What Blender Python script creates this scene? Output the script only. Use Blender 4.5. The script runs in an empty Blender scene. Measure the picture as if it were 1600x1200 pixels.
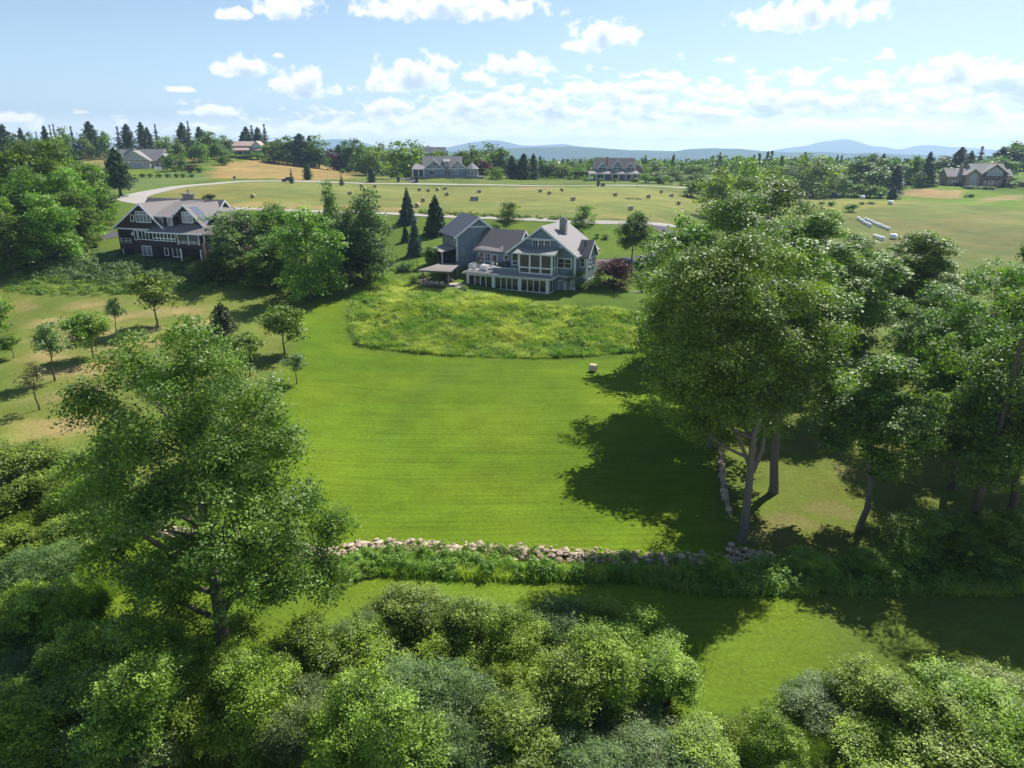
import bpy, math, random
import numpy as np
from mathutils import Matrix, Vector
R = math.radians
scene = bpy.context.scene
COL = scene.collection

# ------------------------------------------------------------------ camera
CAMZ = 30.0; PITCH = R(18.2); FPX = 1109.0
CP, SP = math.cos(PITCH), math.sin(PITCH)
def ray(px, py):
    u = (px-800)/FPX; v = (600-py)/FPX
    return np.array([u, CP+v*SP, -SP+v*CP])
def atY(px, py, Y):
    d = ray(px, py); t = Y/d[1]
    return d*t+np.array([0, 0, CAMZ])
def atz(px, py, z):
    d = ray(px, py); t = (z-CAMZ)/d[2]
    return d*t+np.array([0, 0, CAMZ])
def project(x, y, z):
    f = np.maximum(y*CP-(z-CAMZ)*SP, .1); u = y*SP+(z-CAMZ)*CP
    return 800+FPX*x/f, 600-FPX*u/f

# ------------------------------------------------------------------ terrain
YT = np.arange(-400, 30000, 1.0)
def prof(d):
    k = sorted(d); z = np.interp(YT, k, [d[i] for i in k])
    ker = np.hanning(9); ker /= ker.sum()
    return np.convolve(np.pad(z, 4, mode='edge'), ker, mode='valid')
PL = prof({-400:0,30:0,50:.3,75:1.4,100:3.6,110:4.5,120:5.6,130:7.2,137:9.6,150:10.4,165:12.3,180:14.2,200:15.8,220:17.2,250:18,300:19,350:20.2,400:22.5,450:26,500:29,600:30.5,900:24,1500:0,4000:-60,30000:-60})
PC = prof({-400:0,50:0,75:.3,97:.8,103:1.3,112:3.6,118:5.2,123:5.65,130:6.1,134:7.2,140:8.4,150:9.8,160:11.6,175:14.2,190:15.4,220:16.2,250:16.5,290:16.8,330:17.1,400:17.5,500:12,600:8.5,700:6,1200:6,1700:0,4000:-60,30000:-60})
PR = prof({-400:0,50:0,75:.5,100:1.5,125:3.5,150:6,180:8,218:9,260:10.2,306:11,330:13.6,360:16.5,420:17.5,500:14,650:8,1200:5,1700:0,4000:-60,30000:-60})
def sstep(a, b, x):
    t = np.clip((x-a)/(b-a), 0, 1); return t*t*(3-2*t)
def zt(x, y):
    x = np.asarray(x, float); y = np.asarray(y, float)
    v = x/(np.maximum(y, 25)*.95+8)
    wl = sstep(-.14, -.40, v); wr = sstep(.13, .42, v)
    i = np.clip(y+400, 0, len(YT)-2)
    a = np.interp(i, np.arange(len(YT)), PL); b = np.interp(i, np.arange(len(YT)), PC); c = np.interp(i, np.arange(len(YT)), PR)
    z = b*(1-wl-wr)+a*wl+c*wr
    z = z+.12*np.sin(x*.13+y*.07)*np.sin(y*.11-x*.03)*np.clip(y/60, 0, 1)
    z = z+5*sstep(.60, .80, v)*sstep(310, 420, y)*(1-sstep(500, 900, y))
    z = z+2.3*np.exp(-((x+26)/26)**2-((y-324)/20)**2)
    z = z+1.5*np.exp(-((x-14.8)/4.6)**2-((y-129.5)/5)**2)
    return z
YS = np.concatenate([np.arange(15, 400, .2), np.arange(400, 1600, 1.)])
def gnd(px, py):
    d = ray(px, py); zr = CAMZ+YS*d[2]/d[1]
    b = np.nonzero(zr < zt(YS*d[0]/d[1], YS))[0]
    Y = YS[b[0]] if len(b) else 600.
    return np.array([Y*d[0]/d[1], Y, float(zt(Y*d[0]/d[1], Y))])
def poly_sd(px, py, poly):
    """signed distance to a polygon, positive inside"""
    P = np.array(poly, float); n = len(P)
    px = np.asarray(px, float); py = np.asarray(py, float)
    d2 = np.full(px.shape, 1e18); ins = np.zeros(px.shape, bool)
    for i in range(n):
        ax, ay = P[i]; bx, by = P[(i+1) % n]
        ex, ey = bx-ax, by-ay; L = ex*ex+ey*ey+1e-12
        t = np.clip(((px-ax)*ex+(py-ay)*ey)/L, 0, 1)
        d2 = np.minimum(d2, (px-ax-t*ex)**2+(py-ay-t*ey)**2)
        c = ((ay > py) != (by > py)) & (px < ex*(py-ay)/(ey if abs(ey) > 1e-9 else 1e-9)+ax)
        ins ^= c
    return np.where(ins, 1, -1)*np.sqrt(d2)
def gpoly(pts): return [tuple(gnd(*p)[:2]) for p in pts]

# ------------------------------------------------------------------ objects
def tag(o, label, cat, group=None, kind=None):
    if label: o['label'] = label
    if cat: o['category'] = cat
    if group: o['group'] = group
    if kind: o['kind'] = kind
    return o
def link(o, parent=None):
    COL.objects.link(o)
    if parent: o.parent = parent
    return o
def empty(name, loc, label, cat, rz=0, group=None):
    o = bpy.data.objects.new(name, None); o.location = loc; o.rotation_euler = (0, 0, rz); o.empty_display_size = .5
    return tag(link(o), label, cat, group)
def mesh_np(name, V, Q, tint=None, mat=None, smooth=False, k=4):
    me = bpy.data.meshes.new(name); n = len(Q)
    me.vertices.add(len(V)); me.vertices.foreach_set('co', np.asarray(V, np.float32).ravel())
    me.loops.add(n*k); me.loops.foreach_set('vertex_index', np.asarray(Q, np.int32).ravel())
    me.polygons.add(n); me.polygons.foreach_set('loop_start', np.arange(0, n*k, k, dtype=np.int32))
    me.polygons.foreach_set('loop_total', np.full(n, k, np.int32))
    me.polygons.foreach_set('use_smooth', np.full(n, smooth, bool))
    if tint is not None:
        at = me.attributes.new('tint', 'FLOAT', 'POINT'); at.data.foreach_set('value', np.asarray(tint, np.float32))
    if mat: me.materials.append(mat)
    me.update(); me.validate(); return me
def mobj(name, me, parent=None): return link(bpy.data.objects.new(name, me), parent)

class MB:
    def __init__(s, M=None): s.v = []; s.f = []; s.M = M
    def add(s, vs, fs):
        n = len(s.v)
        s.v += [tuple(s.M @ Vector(p)) if s.M else tuple(p) for p in vs]
        s.f += [tuple(n+i for i in f) for f in fs]; return s
    def box(s, x0, x1, y0, y1, z0, z1):
        return s.add([(x, y, z) for z in (z0, z1) for x, y in ((x0, y0), (x1, y0), (x1, y1), (x0, y1))],
                     [(3, 2, 1, 0), (4, 5, 6, 7), (0, 1, 5, 4), (1, 2, 6, 5), (2, 3, 7, 6), (3, 0, 4, 7)])
    def prism(s, pts, axis, a, b):
        """2-D outline extruded along an axis: pts are (x,z) for 'y', (y,z) for 'x', (x,y) for 'z'"""
        f = {'y': lambda p, t: (p[0], t, p[1]), 'x': lambda p, t: (t, p[0], p[1]), 'z': lambda p, t: (p[0], p[1], t)}[axis]
        n = len(pts)
        return s.add([f(p, a) for p in pts]+[f(p, b) for p in pts],
                     [tuple(range(n)), tuple(range(2*n-1, n-1, -1))]+[(i, (i+1) % n, n+(i+1) % n, n+i)[::-1] for i in range(n)])
    def tube(s, P, rad, n=8, cap=True):
        P = [Vector(p) for p in P]; rings = []
        for i, p in enumerate(P):
            d = (P[min(i+1, len(P)-1)]-P[max(i-1, 0)]).normalized()
            u = d.cross(Vector((0, 0, 1)) if abs(d.z) < .9 else Vector((1, 0, 0))).normalized(); w = d.cross(u)
            r = rad[i] if isinstance(rad, (list, tuple)) else rad
            rings.append([p+(u*math.cos(2*math.pi*k/n)+w*math.sin(2*math.pi*k/n))*r for k in range(n)])
        vs = [q for r in rings for q in r]; fs = []
        for i in range(len(P)-1):
            for k in range(n): fs.append((i*n+k, i*n+(k+1) % n, (i+1)*n+(k+1) % n, (i+1)*n+k))
        if cap: fs += [tuple(range(n))[::-1], tuple(range((len(P)-1)*n, len(P)*n))]
        return s.add(vs, fs)
    def beam(s, a, b, w, h=None):
        """square bar between two points"""
        h = h or w; a = Vector(a); b = Vector(b); d = (b-a).normalized()
        u = d.cross(Vector((0, 0, 1)) if abs(d.z) < .9 else Vector((1, 0, 0))).normalized()*w/2; q = d.cross(u).normalized()*h/2
        vs = [p+i*u+j*q for p in (a, b) for i, j in ((-1, -1), (1, -1), (1, 1), (-1, 1))]
        return s.add(vs, [(3, 2, 1, 0), (4, 5, 6, 7), (0, 1, 5, 4), (1, 2, 6, 5), (2, 3, 7, 6), (3, 0, 4, 7)])
    def mesh(s, name, mat, smooth=False):
        me = bpy.data.meshes.new(name); me.from_pydata(s.v, [], s.f)
        me.materials.append(mat)
        import bmesh
        b = bmesh.new(); b.from_mesh(me); bmesh.ops.recalc_face_normals(b, faces=b.faces); b.to_mesh(me); b.free()
        if smooth:
            for p in me.polygons: p.use_smooth = True
        return me
    def obj(s, name, mat, parent=None, smooth=False): return mobj(name, s.mesh(name, mat, smooth), parent)

def copy_tree(o, loc, rz, scale, parts=True):
    c = o.copy(); COL.objects.link(c); c.location = loc; c.rotation_euler = (0, 0, rz); c.scale = scale
    for ch in o.children:
        d = ch.copy(); COL.objects.link(d); d.parent = c
        for g in ch.children:
            e = g.copy(); COL.objects.link(e); e.parent = d
    return c

# ------------------------------------------------------------------ materials
def newmat(name):
    m = bpy.data.materials.new(name); m.use_nodes = True; nt = m.node_tree
    for n in list(nt.nodes): nt.nodes.remove(n)
    out = nt.nodes.new('ShaderNodeOutputMaterial'); return m, nt, out
def N(nt, t, **kw):
    n = nt.nodes.new('ShaderNode'+t)
    for k, v in kw.items():
        if k.startswith('i_'):
            key = k[2:]; key = int(key) if key.isdigit() else key.replace('_', ' ')
            n.inputs[key].default_value = v
        else: setattr(n, k, v)
    return n
def L(nt, a, b): nt.links.new(a, b)
def mathn(nt, op, a, b=None, c=None, clamp=False):
    n = nt.nodes.new('ShaderNodeMath'); n.operation = op; n.use_clamp = clamp
    for i, x in enumerate((a, b, c)):
        if x is None: continue
        if isinstance(x, (int, float)): n.inputs[i].default_value = x
        else: nt.links.new(x, n.inputs[i])
    return n.outputs[0]
def mixc(nt, fac, a, b, blend='MIX'):
    n = nt.nodes.new('ShaderNodeMix'); n.data_type = 'RGBA'; n.blend_type = blend; n.clamp_factor = True
    for i, x in ((0, fac), (6, a), (7, b)):
        if isinstance(x, (int, float)): n.inputs[i].default_value = x
        elif isinstance(x, tuple): n.inputs[i].default_value = x if len(x) == 4 else (*x, 1)
        else: nt.links.new(x, n.inputs[i])
    return n.outputs[2]
def mat(name, col, rough=.7, var=.18, scale=3., metal=0, bump=0, spec=.3, streak=None):
    """plain surface with procedural mottling"""
    m, nt, out = newmat(name)
    tc = N(nt, 'TexCoord'); mp = N(nt, 'Mapping')
    if streak: mp.inputs['Scale'].default_value = streak
    L(nt, tc.outputs['Object'], mp.inputs[0])
    nz = N(nt, 'TexNoise', i_Scale=scale, i_Detail=5.); L(nt, mp.outputs[0], nz.inputs['Vector'])
    c = mixc(nt, nz.outputs[0], tuple(x*(1-var*1.6) for x in col), tuple(min(1, x*(1+var*1.6)) for x in col))
    b = N(nt, 'BsdfPrincipled', i_Roughness=rough, i_Metallic=metal); b.inputs['Specular IOR Level'].default_value = spec
    L(nt, c, b.inputs['Base Color'])
    if bump:
        bp = N(nt, 'Bump', i_Strength=bump, i_Distance=.05); L(nt, nz.outputs[0], bp.inputs['Height']); L(nt, bp.outputs[0], b.inputs['Normal'])
    L(nt, b.outputs[0], out.inputs[0]); return m
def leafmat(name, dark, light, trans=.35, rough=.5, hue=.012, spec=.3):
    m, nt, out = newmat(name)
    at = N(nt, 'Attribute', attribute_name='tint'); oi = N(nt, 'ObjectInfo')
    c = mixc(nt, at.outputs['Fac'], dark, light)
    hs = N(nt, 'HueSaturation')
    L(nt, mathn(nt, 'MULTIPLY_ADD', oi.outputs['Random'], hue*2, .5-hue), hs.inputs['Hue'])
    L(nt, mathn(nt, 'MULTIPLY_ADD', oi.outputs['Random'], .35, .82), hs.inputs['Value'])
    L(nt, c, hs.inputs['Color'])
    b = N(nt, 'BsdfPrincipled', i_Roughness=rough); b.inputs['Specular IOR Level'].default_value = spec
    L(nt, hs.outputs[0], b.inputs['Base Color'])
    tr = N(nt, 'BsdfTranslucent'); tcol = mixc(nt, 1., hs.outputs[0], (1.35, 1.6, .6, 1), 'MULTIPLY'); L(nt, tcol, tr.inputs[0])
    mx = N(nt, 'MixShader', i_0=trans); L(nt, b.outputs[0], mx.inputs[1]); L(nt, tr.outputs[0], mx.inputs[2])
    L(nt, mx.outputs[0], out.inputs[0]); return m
def glassmat(name, col=(.015, .022, .025), rough=.06):
    m, nt, out = newmat(name)
    tc = N(nt, 'TexCoord'); nz = N(nt, 'TexNoise', i_Scale=.8, i_Detail=3.); L(nt, tc.outputs['Object'], nz.inputs['Vector'])
    c = mixc(nt, nz.outputs[0], tuple(x*.5 for x in col), tuple(x*1.6 for x in col))
    b = N(nt, 'BsdfPrincipled', i_Roughness=rough); L(nt, c, b.inputs['Base Color']); b.inputs['Specular IOR Level'].default_value = .6
    L(nt, b.outputs[0], out.inputs[0]); return m
HAZE, SKY, SUN, EXPOSURE = 1.5e-4, .07, 5.0, 0.80
CLOUD_LIT, CLOUD_SHADE, SKY_PALE = (.76, .76, .76), (.37, .45, .54), (.35, .55, .80)
# ------------------------------------------------------------------ foliage generators
def unit(v): return v/np.maximum(np.linalg.norm(v, axis=-1, keepdims=True), 1e-9)
def cards(rng, C, size, out=None, up=.5, aspect=.62, tang=None):
    n = len(C)
    nr = unit(rng.normal(size=(n, 3)))
    nr = nr+np.array([0, 0, up]) if out is None else nr*.6+out*1.15+np.array([0, 0, up*.25])
    nr = unit(nr)
    t = rng.normal(size=(n, 3)) if tang is None else tang+rng.normal(size=(n, 3))*.35
    t = unit(t-nr*np.sum(t*nr, 1, keepdims=True)); b = np.cross(nr, t)
    s = (size*rng.uniform(.45, 1.55, n))[:, None]
    V = np.stack([C+t*s*.5, C+b*s*.5*aspect+t*s*.08, C-t*s*.5, C-b*s*.5*aspect+t*s*.08], 1)
    return V.reshape(-1, 3)
def card_mesh(name, rng, groups, m):
    """groups: list of (centres, size, outward, tint, up, aspect, tangent)"""
    VV, TT = [], []
    for C, size, out, tint, up, asp, tg in groups:
        VV.append(cards(rng, C, size, out, up, asp, tg)); TT.append(np.repeat(tint, 4))
    V = np.concatenate(VV); T = np.clip(np.concatenate(TT), 0, 1)
    return mesh_np(name, V, np.arange(len(V)).reshape(-1, 4), T, m)
def blob_leaves(rng, blobs, n, leaf, cl=10, fill=.55, flat=.8, sub=True):
    """leaves in small clumps on the shells of overlapping boughs; each lobe (x,y,z,r) splits into smaller boughs"""
    B = np.array(blobs)
    if sub:
        out = []
        for x, y, z, r in B:
            k = int(np.clip(5+2.2*r/max(leaf, .12)*.35, 5, 11))
            d = unit(rng.normal(size=(k, 3))+np.array([0, 0, .35])); q = rng.uniform(.5, .95, k)[:, None]*r
            out.append(np.concatenate([np.array([x, y, z])+d*q*np.array([1, 1, .85]), (r*rng.uniform(.26, .5, k))[:, None]], 1))
        B = np.concatenate(out)
    w = B[:, 3]**2; w = w/w.sum()
    nc = max(1, n//cl); bi = rng.choice(len(B), nc, p=w)
    d = unit(rng.normal(size=(nc, 3))+np.array([0, 0, .45]))
    r = B[bi, 3]*(fill+(1-fill)*rng.uniform(0, 1, nc)**.45)*rng.uniform(.85, 1.2, nc)
    c = B[bi, :3]+d*r[:, None]*np.array([1.1, 1.1, flat])
    btint = rng.uniform(.15, .8, len(B))
    ct = np.clip(btint[bi]*.6+rng.normal(.2, .2, nc), 0, 1)
    face = unit(d*.75+rng.normal(0, .42, (nc, 3))+np.array([0, 0, .5]))  # leaves of one spray face alike
    k = rng.integers(0, nc, n)
    off = rng.normal(size=(n, 3))*leaf*1.1*math.sqrt(cl/10)*np.array([1, 1, .6])
    C = c[k]+off
    return C, face[k], np.clip(ct[k]+rng.normal(0, .08, n), 0, 1)
def envelope(rng, H, w, cb, K, rb=(.17, .27), egg=.0, top=.9):
    zc = (H+cb)/2; hz = (H-cb)/2; bl = []
    for i in range(K):
        d = unit(rng.normal(size=3)); q = rng.uniform(.35, .8)
        z = d[2]*q; sc = 1-egg*z
        r = w*rng.uniform(*rb)
        x, y = d[0]*q*w/2*sc*1.05, d[1]*q*w/2*sc*1.05
        bl.append((x, y, zc+z*hz*1.02, min(r, hz*.75)))
    if cb < 1.3:  # low skirt of boughs down to the ground
        for i in range(6): a = 1.05*i+rng.uniform(0, .6); bl.append((math.cos(a)*w*.3, math.sin(a)*w*.3, H*rng.uniform(.12, .2), w*rng.uniform(.16, .21)))
    bl.append((0, 0, H-w*.2*top, w*.19)); bl.append((0, 0, zc, w*.25))
    return bl
def limbs(rng, H, r0, blobs, cb, fork=0, n=9, maxl=14, lean=(0, 0), wob=.012):
    mb = MB(); top = .82*H
    zs = [0, .15, .6, cb*.6, cb, (cb+top)/2, top] if cb > 2 else [0, .1*H, .25*H, .45*H, .65*H, top]
    zs = sorted(set(round(z, 2) for z in zs))
    px = [lean[0]*z/H+rng.normal(0, wob*H*(z > 1)) for z in zs]; py = [lean[1]*z/H+rng.normal(0, wob*H*(z > 1)) for z in zs]
    rad = [r0*(1.45 if z == 0 else 1.12 if z < .5 else 1-.88*z/H) for z in zs]
    mb.tube([(px[i], py[i], zs[i]-(.5 if i == 0 else 0)) for i in range(len(zs))], rad, n)
    order = sorted(blobs, key=lambda b: -b[3])[:maxl]
    for b in order:
        zb = max(cb*.55, min(top*.85, b[2]-.55*math.hypot(b[0], b[1])-.3))
        x0 = float(np.interp(zb, zs, px)); y0 = float(np.interp(zb, zs, py)); rr = float(np.interp(zb, zs, rad))
        m = ((x0+b[0])/2+rng.normal(0, .2), (y0+b[1])/2+rng.normal(0, .2), zb+(b[2]-zb)*.38)
        mb.tube([(x0, y0, zb), m, (b[0], b[1], b[2])], [rr*.55, rr*.36, rr*.1], 6)
        for q in range(3):
            d = unit(rng.normal(size=3)+np.array([0, 0, .4]))*b[3]*.8
            mb.tube([m if q == 0 else (b[0], b[1], b[2]), (b[0]+d[0], b[1]+d[1], b[2]+d[2])], [rr*.14, rr*.03], 4, cap=False)
    return mb
def broad_meshes(name, seed, H, w, cb, n, leaf, lm, bark, K=14, egg=.15, rb=(.17, .27), r0=None, blobs=None, extra=None, cl=10, maxl=14, fill=.55, lean=(0, 0), wob=.012):
    rng = np.random.default_rng(seed)
    bl = blobs or envelope(rng, H, w, cb, K, rb, egg)
    C, d, t = blob_leaves(rng, bl, n, leaf, cl, fill)
    C[:, 2] = np.maximum(C[:, 2], .15)
    cm = card_mesh(name+'_crown', rng, [(C, leaf, d, t, .95, .66, None)], lm)
    tb = limbs(rng, H, r0 or H*.018, bl, cb, maxl=maxl, lean=lean, wob=wob)
    if extra: extra(tb)
    return tb.mesh(name+'_trunk', bark, True), cm
def conifer_meshes(name, seed, H, w, n, lm, bark, droop=.25, cb=.04, ragged=.18, card=None, taper=.9, gap=0.):
    rng = np.random.default_rng(seed); tb = MB()
    tb.tube([(0, 0, -.4), (0, 0, H*.5), (0, 0, H*.97)], [w*.035+.05, w*.022+.03, .02], 7)
    nl = max(11, int(H/(.30+.016*H))); CC, TT, TG = [], [], []
    card = card or w*.09
    per = n/nl
    for i in range(nl):
        f = i/(nl-1); z = H*(cb+(1-cb)*f**.95)
        rad = w/2*((1-f)**taper+.02)*rng.uniform(1-ragged, 1+ragged*.4)
        if rng.random() < gap: rad *= .45
        nb = max(4, int(10*(1-f)+4)); a0 = rng.uniform(0, 6.28)
        for k in range(nb):
            a = a0+6.283*k/nb+rng.normal(0, .18); rr = rad*rng.uniform(1-ragged*1.6, 1.08)
            if rng.random() < gap*.5: continue
            m = max(3, int(per/nb*(rad/(w*.25)+.25)))
            t = rng.uniform(.12, 1, m)**.75
            x = np.stack([np.cos(a)*rr*t, np.sin(a)*rr*t, z-droop*rr*t*t+.10*rr*t], 1)
            side = np.array([-np.sin(a), np.cos(a), 0])
            x += side*(rng.normal(0, .16, m)*rr*(1.15-t*.7))[:, None]+np.array([0, 0, 1])*(rng.normal(-.03, .11, m)*rr)[:, None]
            CC.append(x); TG.append(np.tile([np.cos(a), np.sin(a), -.35], (m, 1)))
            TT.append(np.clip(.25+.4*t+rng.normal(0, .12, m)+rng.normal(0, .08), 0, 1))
        if rad > .6: 
            for k in range(0, nb, 2):
                a = a0+6.283*k/nb; tb.tube([(0, 0, z), (math.cos(a)*rad*.8, math.sin(a)*rad*.8, z-droop*rad*.5)], [.012*w, .004*w], 4, cap=False)
    C = np.concatenate(CC); T = np.concatenate(TT); TG = np.concatenate(TG)
    cm = card_mesh(name+'_crown', rng, [(C, card, None, T, .7, .5, TG)], lm)
    return tb.mesh(name+'_trunk', bark, True), cm
def shrub_meshes(name, seed, w, H, n, leaf, lm, bark, K=12, spiky=0., cl=34):
    rng = np.random.default_rng(seed); bl = []
    for i in range(K):
        a = rng.uniform(0, 6.28); q = .37*w*rng.uniform(.02, 1)**.6; r = rng.uniform(.15, .24)*w
        zz = rng.uniform(.3, .95)*H*(1-.5*(q/(.5*w))**2)
        bl.append((math.cos(a)*q, math.sin(a)*q, max(zz, r*.5), min(r, H*.35)))
    bl.append((0, 0, H*.45, min(w*.33, H*.42)))
    C, d, t = blob_leaves(rng, bl, n, leaf, cl, .5, .9)
    G = []
    if spiky:  # long arching shoots standing out of the outline
        for k in range(int(spiky)):
            b = bl[rng.integers(0, K)]; dr = unit(rng.normal(size=3)+np.array([0, 0, 1.3])); ln = b[3]*rng.uniform(.9, 1.9)
            s = rng.uniform(.5, 1, 26)[:, None]*ln
            p = np.array(b[:3])+dr*(s+b[3]*.35)-np.array([0, 0, 1])*(s**2)*.08+rng.normal(size=(26, 3))*leaf*.6
            G.append((p, leaf, np.tile(dr, (26, 1)), np.full(26, rng.uniform(.5, .95)), .4, .6, None))
    C[:, 2] = np.maximum(C[:, 2], .08)
    cm = card_mesh(name+'_foliage', rng, [(C, leaf, d, t, .95, .66, None)]+G, lm)
    tb = MB()
    for b in bl[:9]: tb.tube([(b[0]*.15, b[1]*.15, -.2), (b[0]*.6, b[1]*.6, b[2]*.5), (b[0], b[1], b[2]+b[3]*.5)], [.05+.01*w, .03+.006*w, .01], 5)
    return tb.mesh(name+'_stems', bark, True), cm
def blades(rng, P, h, wd, per, tint, spread=.25, lean=.7):
    """tapering bent grass blades, `per` at each root point"""
    n = len(P)*per; r = np.repeat(P, per, 0)+np.concatenate([rng.normal(0, spread, (n, 2)), np.zeros((n, 1))], 1)
    hh = np.repeat(h, per)*rng.uniform(.6, 1.15, n) if np.ndim(h) else h*rng.uniform(.6, 1.15, n)
    a = rng.uniform(0, 6.28, n); side = np.stack([np.cos(a), np.sin(a), 0*a], 1)*wd/2*rng.uniform(.6, 1.4, n)[:, None]
    ld = rng.normal(size=(n, 2))*lean*hh[:, None]
    tip = r+np.concatenate([ld, (hh*.95)[:, None]], 1); mid = r+np.concatenate([ld*.3, (hh*.55)[:, None]], 1)
    V = np.stack([r-side, r+side, mid+side*.8, mid-side*.8, tip+side*.15, tip-side*.15], 1).reshape(-1, 3)
    b = np.arange(n)[:, None]*6
    Q = np.concatenate([b+[0, 1, 2, 3], b+[3, 2, 4, 5]])
    return V, Q, np.repeat(np.clip(np.repeat(tint, per)+rng.normal(0, .1, n), 0, 1), 6)
def scatter(rng, poly_px, n, edge=0):
    """random ground points whose picture position falls in an outline (given as photo pixels, laid on the terrain)"""
    G = np.array([gnd(*p)[:2] for p in poly_px]); lo, hi = G.min(0), G.max(0); out = []
    while sum(map(len, out)) < n:
        q = rng.uniform(lo, hi, (n*2, 2)); out.append(q[poly_sd(q[:, 0], q[:, 1], G) > edge])
    q = np.concatenate(out)[:n]
    return np.concatenate([q, zt(q[:, 0], q[:, 1])[:, None]], 1)

# leaf colours; light ends brightened beyond real leaves for sunlit highlights
M = {}
M['leaf_maple'] = leafmat('maple_leaf', (0.043, 0.095, 0.013), (0.191, 0.284, 0.035), trans=.30)
M['leaf_ash'] = leafmat('ash_leaf', (0.050, 0.108, 0.013), (0.263, 0.393, 0.048), trans=.30)
M['leaf_lime'] = leafmat('lime_leaf', (0.076, 0.146, 0.013), (0.286, 0.349, 0.049), trans=.45)
M['leaf_dark'] = leafmat('dark_leaf', (0.037, 0.077, 0.017), (0.190, 0.284, 0.035), trans=.4)
M['leaf_far'] = leafmat('far_leaf', (0.049, 0.097, 0.020), (0.198, 0.296, 0.036), hue=.016, trans=.4)
M['leaf_pale'] = leafmat('pale_leaf', (0.070, 0.130, 0.038), (0.230, 0.298, 0.126), trans=.4)
M['leaf_grey'] = leafmat('grey_leaf', (.062, .115, .040), (.205, .285, .085), trans=.35)
M['bush_green'] = leafmat('bush_leaf', (0.049, 0.103, 0.011), (0.303, 0.432, 0.043), trans=.22)
M['bush_lime'] = leafmat('bright_bush_leaf', (0.081, 0.144, 0.009), (0.300, 0.428, 0.043), trans=.24)
M['bush_dark'] = leafmat('dark_bush_leaf', (0.038, 0.081, 0.013), (0.257, 0.367, 0.037), trans=.2)
M['leaf_soft'] = leafmat('soft_conifer_leaf', (0.043, 0.085, 0.031), (0.148, 0.205, 0.076), trans=.38)
M['leaf_purple'] = leafmat('purple_leaf', (0.030, 0.008, 0.014), (0.120, 0.030, 0.048), trans=.25, hue=.01)
M['leaf_brown'] = leafmat('brown_leaf', (0.075, 0.065, 0.030), (0.160, 0.130, 0.060), trans=.2)
M['needle'] = leafmat('dark_needle', (0.026, 0.056, 0.029), (0.102, 0.162, 0.071), trans=.12)
M['needle_olive'] = leafmat('olive_needle', (.045, .060, .022), (.15, .165, .065), trans=.15)
M['needle_blue'] = leafmat('blue_needle', (0.036, 0.074, 0.066), (0.132, 0.218, 0.191), trans=.12)
M['needle_pale'] = leafmat('pale_needle', (0.032, 0.067, 0.028), (0.088, 0.134, 0.063), trans=.2)
M['grass_blade'] = leafmat('wild_grass_blade', (.13, .23, .025), (.46, .46, .13), trans=.5)
M['weed'] = leafmat('weed_leaf', (.08, .17, .02), (.26, .36, .07), trans=.45)
M['bark'] = mat('bark', (.11, .085, .065), .9, .35, 9, bump=.6, spec=.1, streak=(3, 3, .5))
M['bark_grey'] = mat('grey_bark', (.17, .145, .12), .9, .3, 9, bump=.6, spec=.1, streak=(3, 3, .5))

PROTO = {}
def proto(key, fn, *a, **k): PROTO[key] = (fn(key, *a, **k), a)
def plant(kind, loc, h, w, label, cat='tree', rz=None, name=None, group=None, seed=0):
    """one tree or shrub: an Empty at its foot, trunk and crown as parts"""
    (tm, cm), a = PROTO[kind]
    shrub = kind.startswith('shrub'); H0, w0 = (a[2], a[1]) if shrub else (a[1], a[2])
    rnd = random.Random(int(loc[0]*97+loc[1]*131+seed))
    rz = rnd.uniform(0, 6.28) if rz is None else rz
    nm = name or ('shrub' if shrub else 'conifer' if kind.startswith(('spruce', 'pine')) else 'broadleaf_tree')
    e = empty(nm, loc, label, cat, rz, group)
    e.scale = (w/w0, w/w0, h/H0)
    tk = mobj('stem' if shrub else 'trunk', tm, e)
    if not shrub: q = min(1, max(.55, (h/H0)/(w/w0))); tk.scale = (q, q, 1)
    mobj('foliage' if shrub else 'crown', cm, e)
    return e
def place(kind, px, base, top, wpx, label, cat='tree', **k):
    """base > 0: photo row of its foot; base < 0: its distance in metres"""
    g = gnd(px, base) if base > 0 else None
    if g is None:
        d = ray(px, 300); g = np.array([d[0]/d[1]*-base, -base, 0.])
        for _ in range(3):
            z = float(zt(g[0], -base)); zf = -base*CP-(z-CAMZ)*SP; g[0] = (px-800)/FPX*zf
        g[2] = float(zt(g[0], g[1]))
    ht = atY(px, top, g[1])[2]-g[2]
    fw = g[1]*CP-(g[2]+ht*.5-CAMZ)*SP
    return plant(kind, tuple(g), max(ht, .4), wpx/FPX*fw, label, cat, **k)
# ------------------------------------------------------------------ ground sheet
def gnoise(x, y, sc, seed):
    """cheap smooth value noise on the ground plane"""
    r = np.random.default_rng(seed).uniform(-1, 1, (128, 128)); u = x/sc+500; w = y/sc+500
    iu = np.floor(u).astype(int); iw = np.floor(w).astype(int); fu = u-iu; fw = w-iw
    fu = fu*fu*(3-2*fu); fw = fw*fw*(3-2*fw); g = lambda a, b: r[a % 128, b % 128]
    return (g(iu, iw)*(1-fu)+g(iu+1, iw)*fu)*(1-fw)+(g(iu, iw+1)*(1-fu)+g(iu+1, iw+1)*fu)*fw
Y1 = np.concatenate([np.arange(-60, 16, 4.), np.arange(16, 150, .45)]); rows = list(Y1); y = rows[-1]
while y < 26000: y += .45+max(0, y-150)*.0055; rows.append(y)
rows = np.array(rows)
vv = np.concatenate([np.linspace(-2.6, -.98, 34), np.linspace(-.95, .95, 480), np.linspace(.98, 2.6, 34)])
YY, VV_ = np.meshgrid(rows, vv, indexing='ij'); XX = VV_*(np.maximum(YY, 0)*.95+26)
ZZ = zt(XX, YY); gp = np.stack([XX, YY, ZZ], -1).reshape(-1, 3)
nr, nc = XX.shape; ii = np.arange(nr*nc).reshape(nr, nc)
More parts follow.
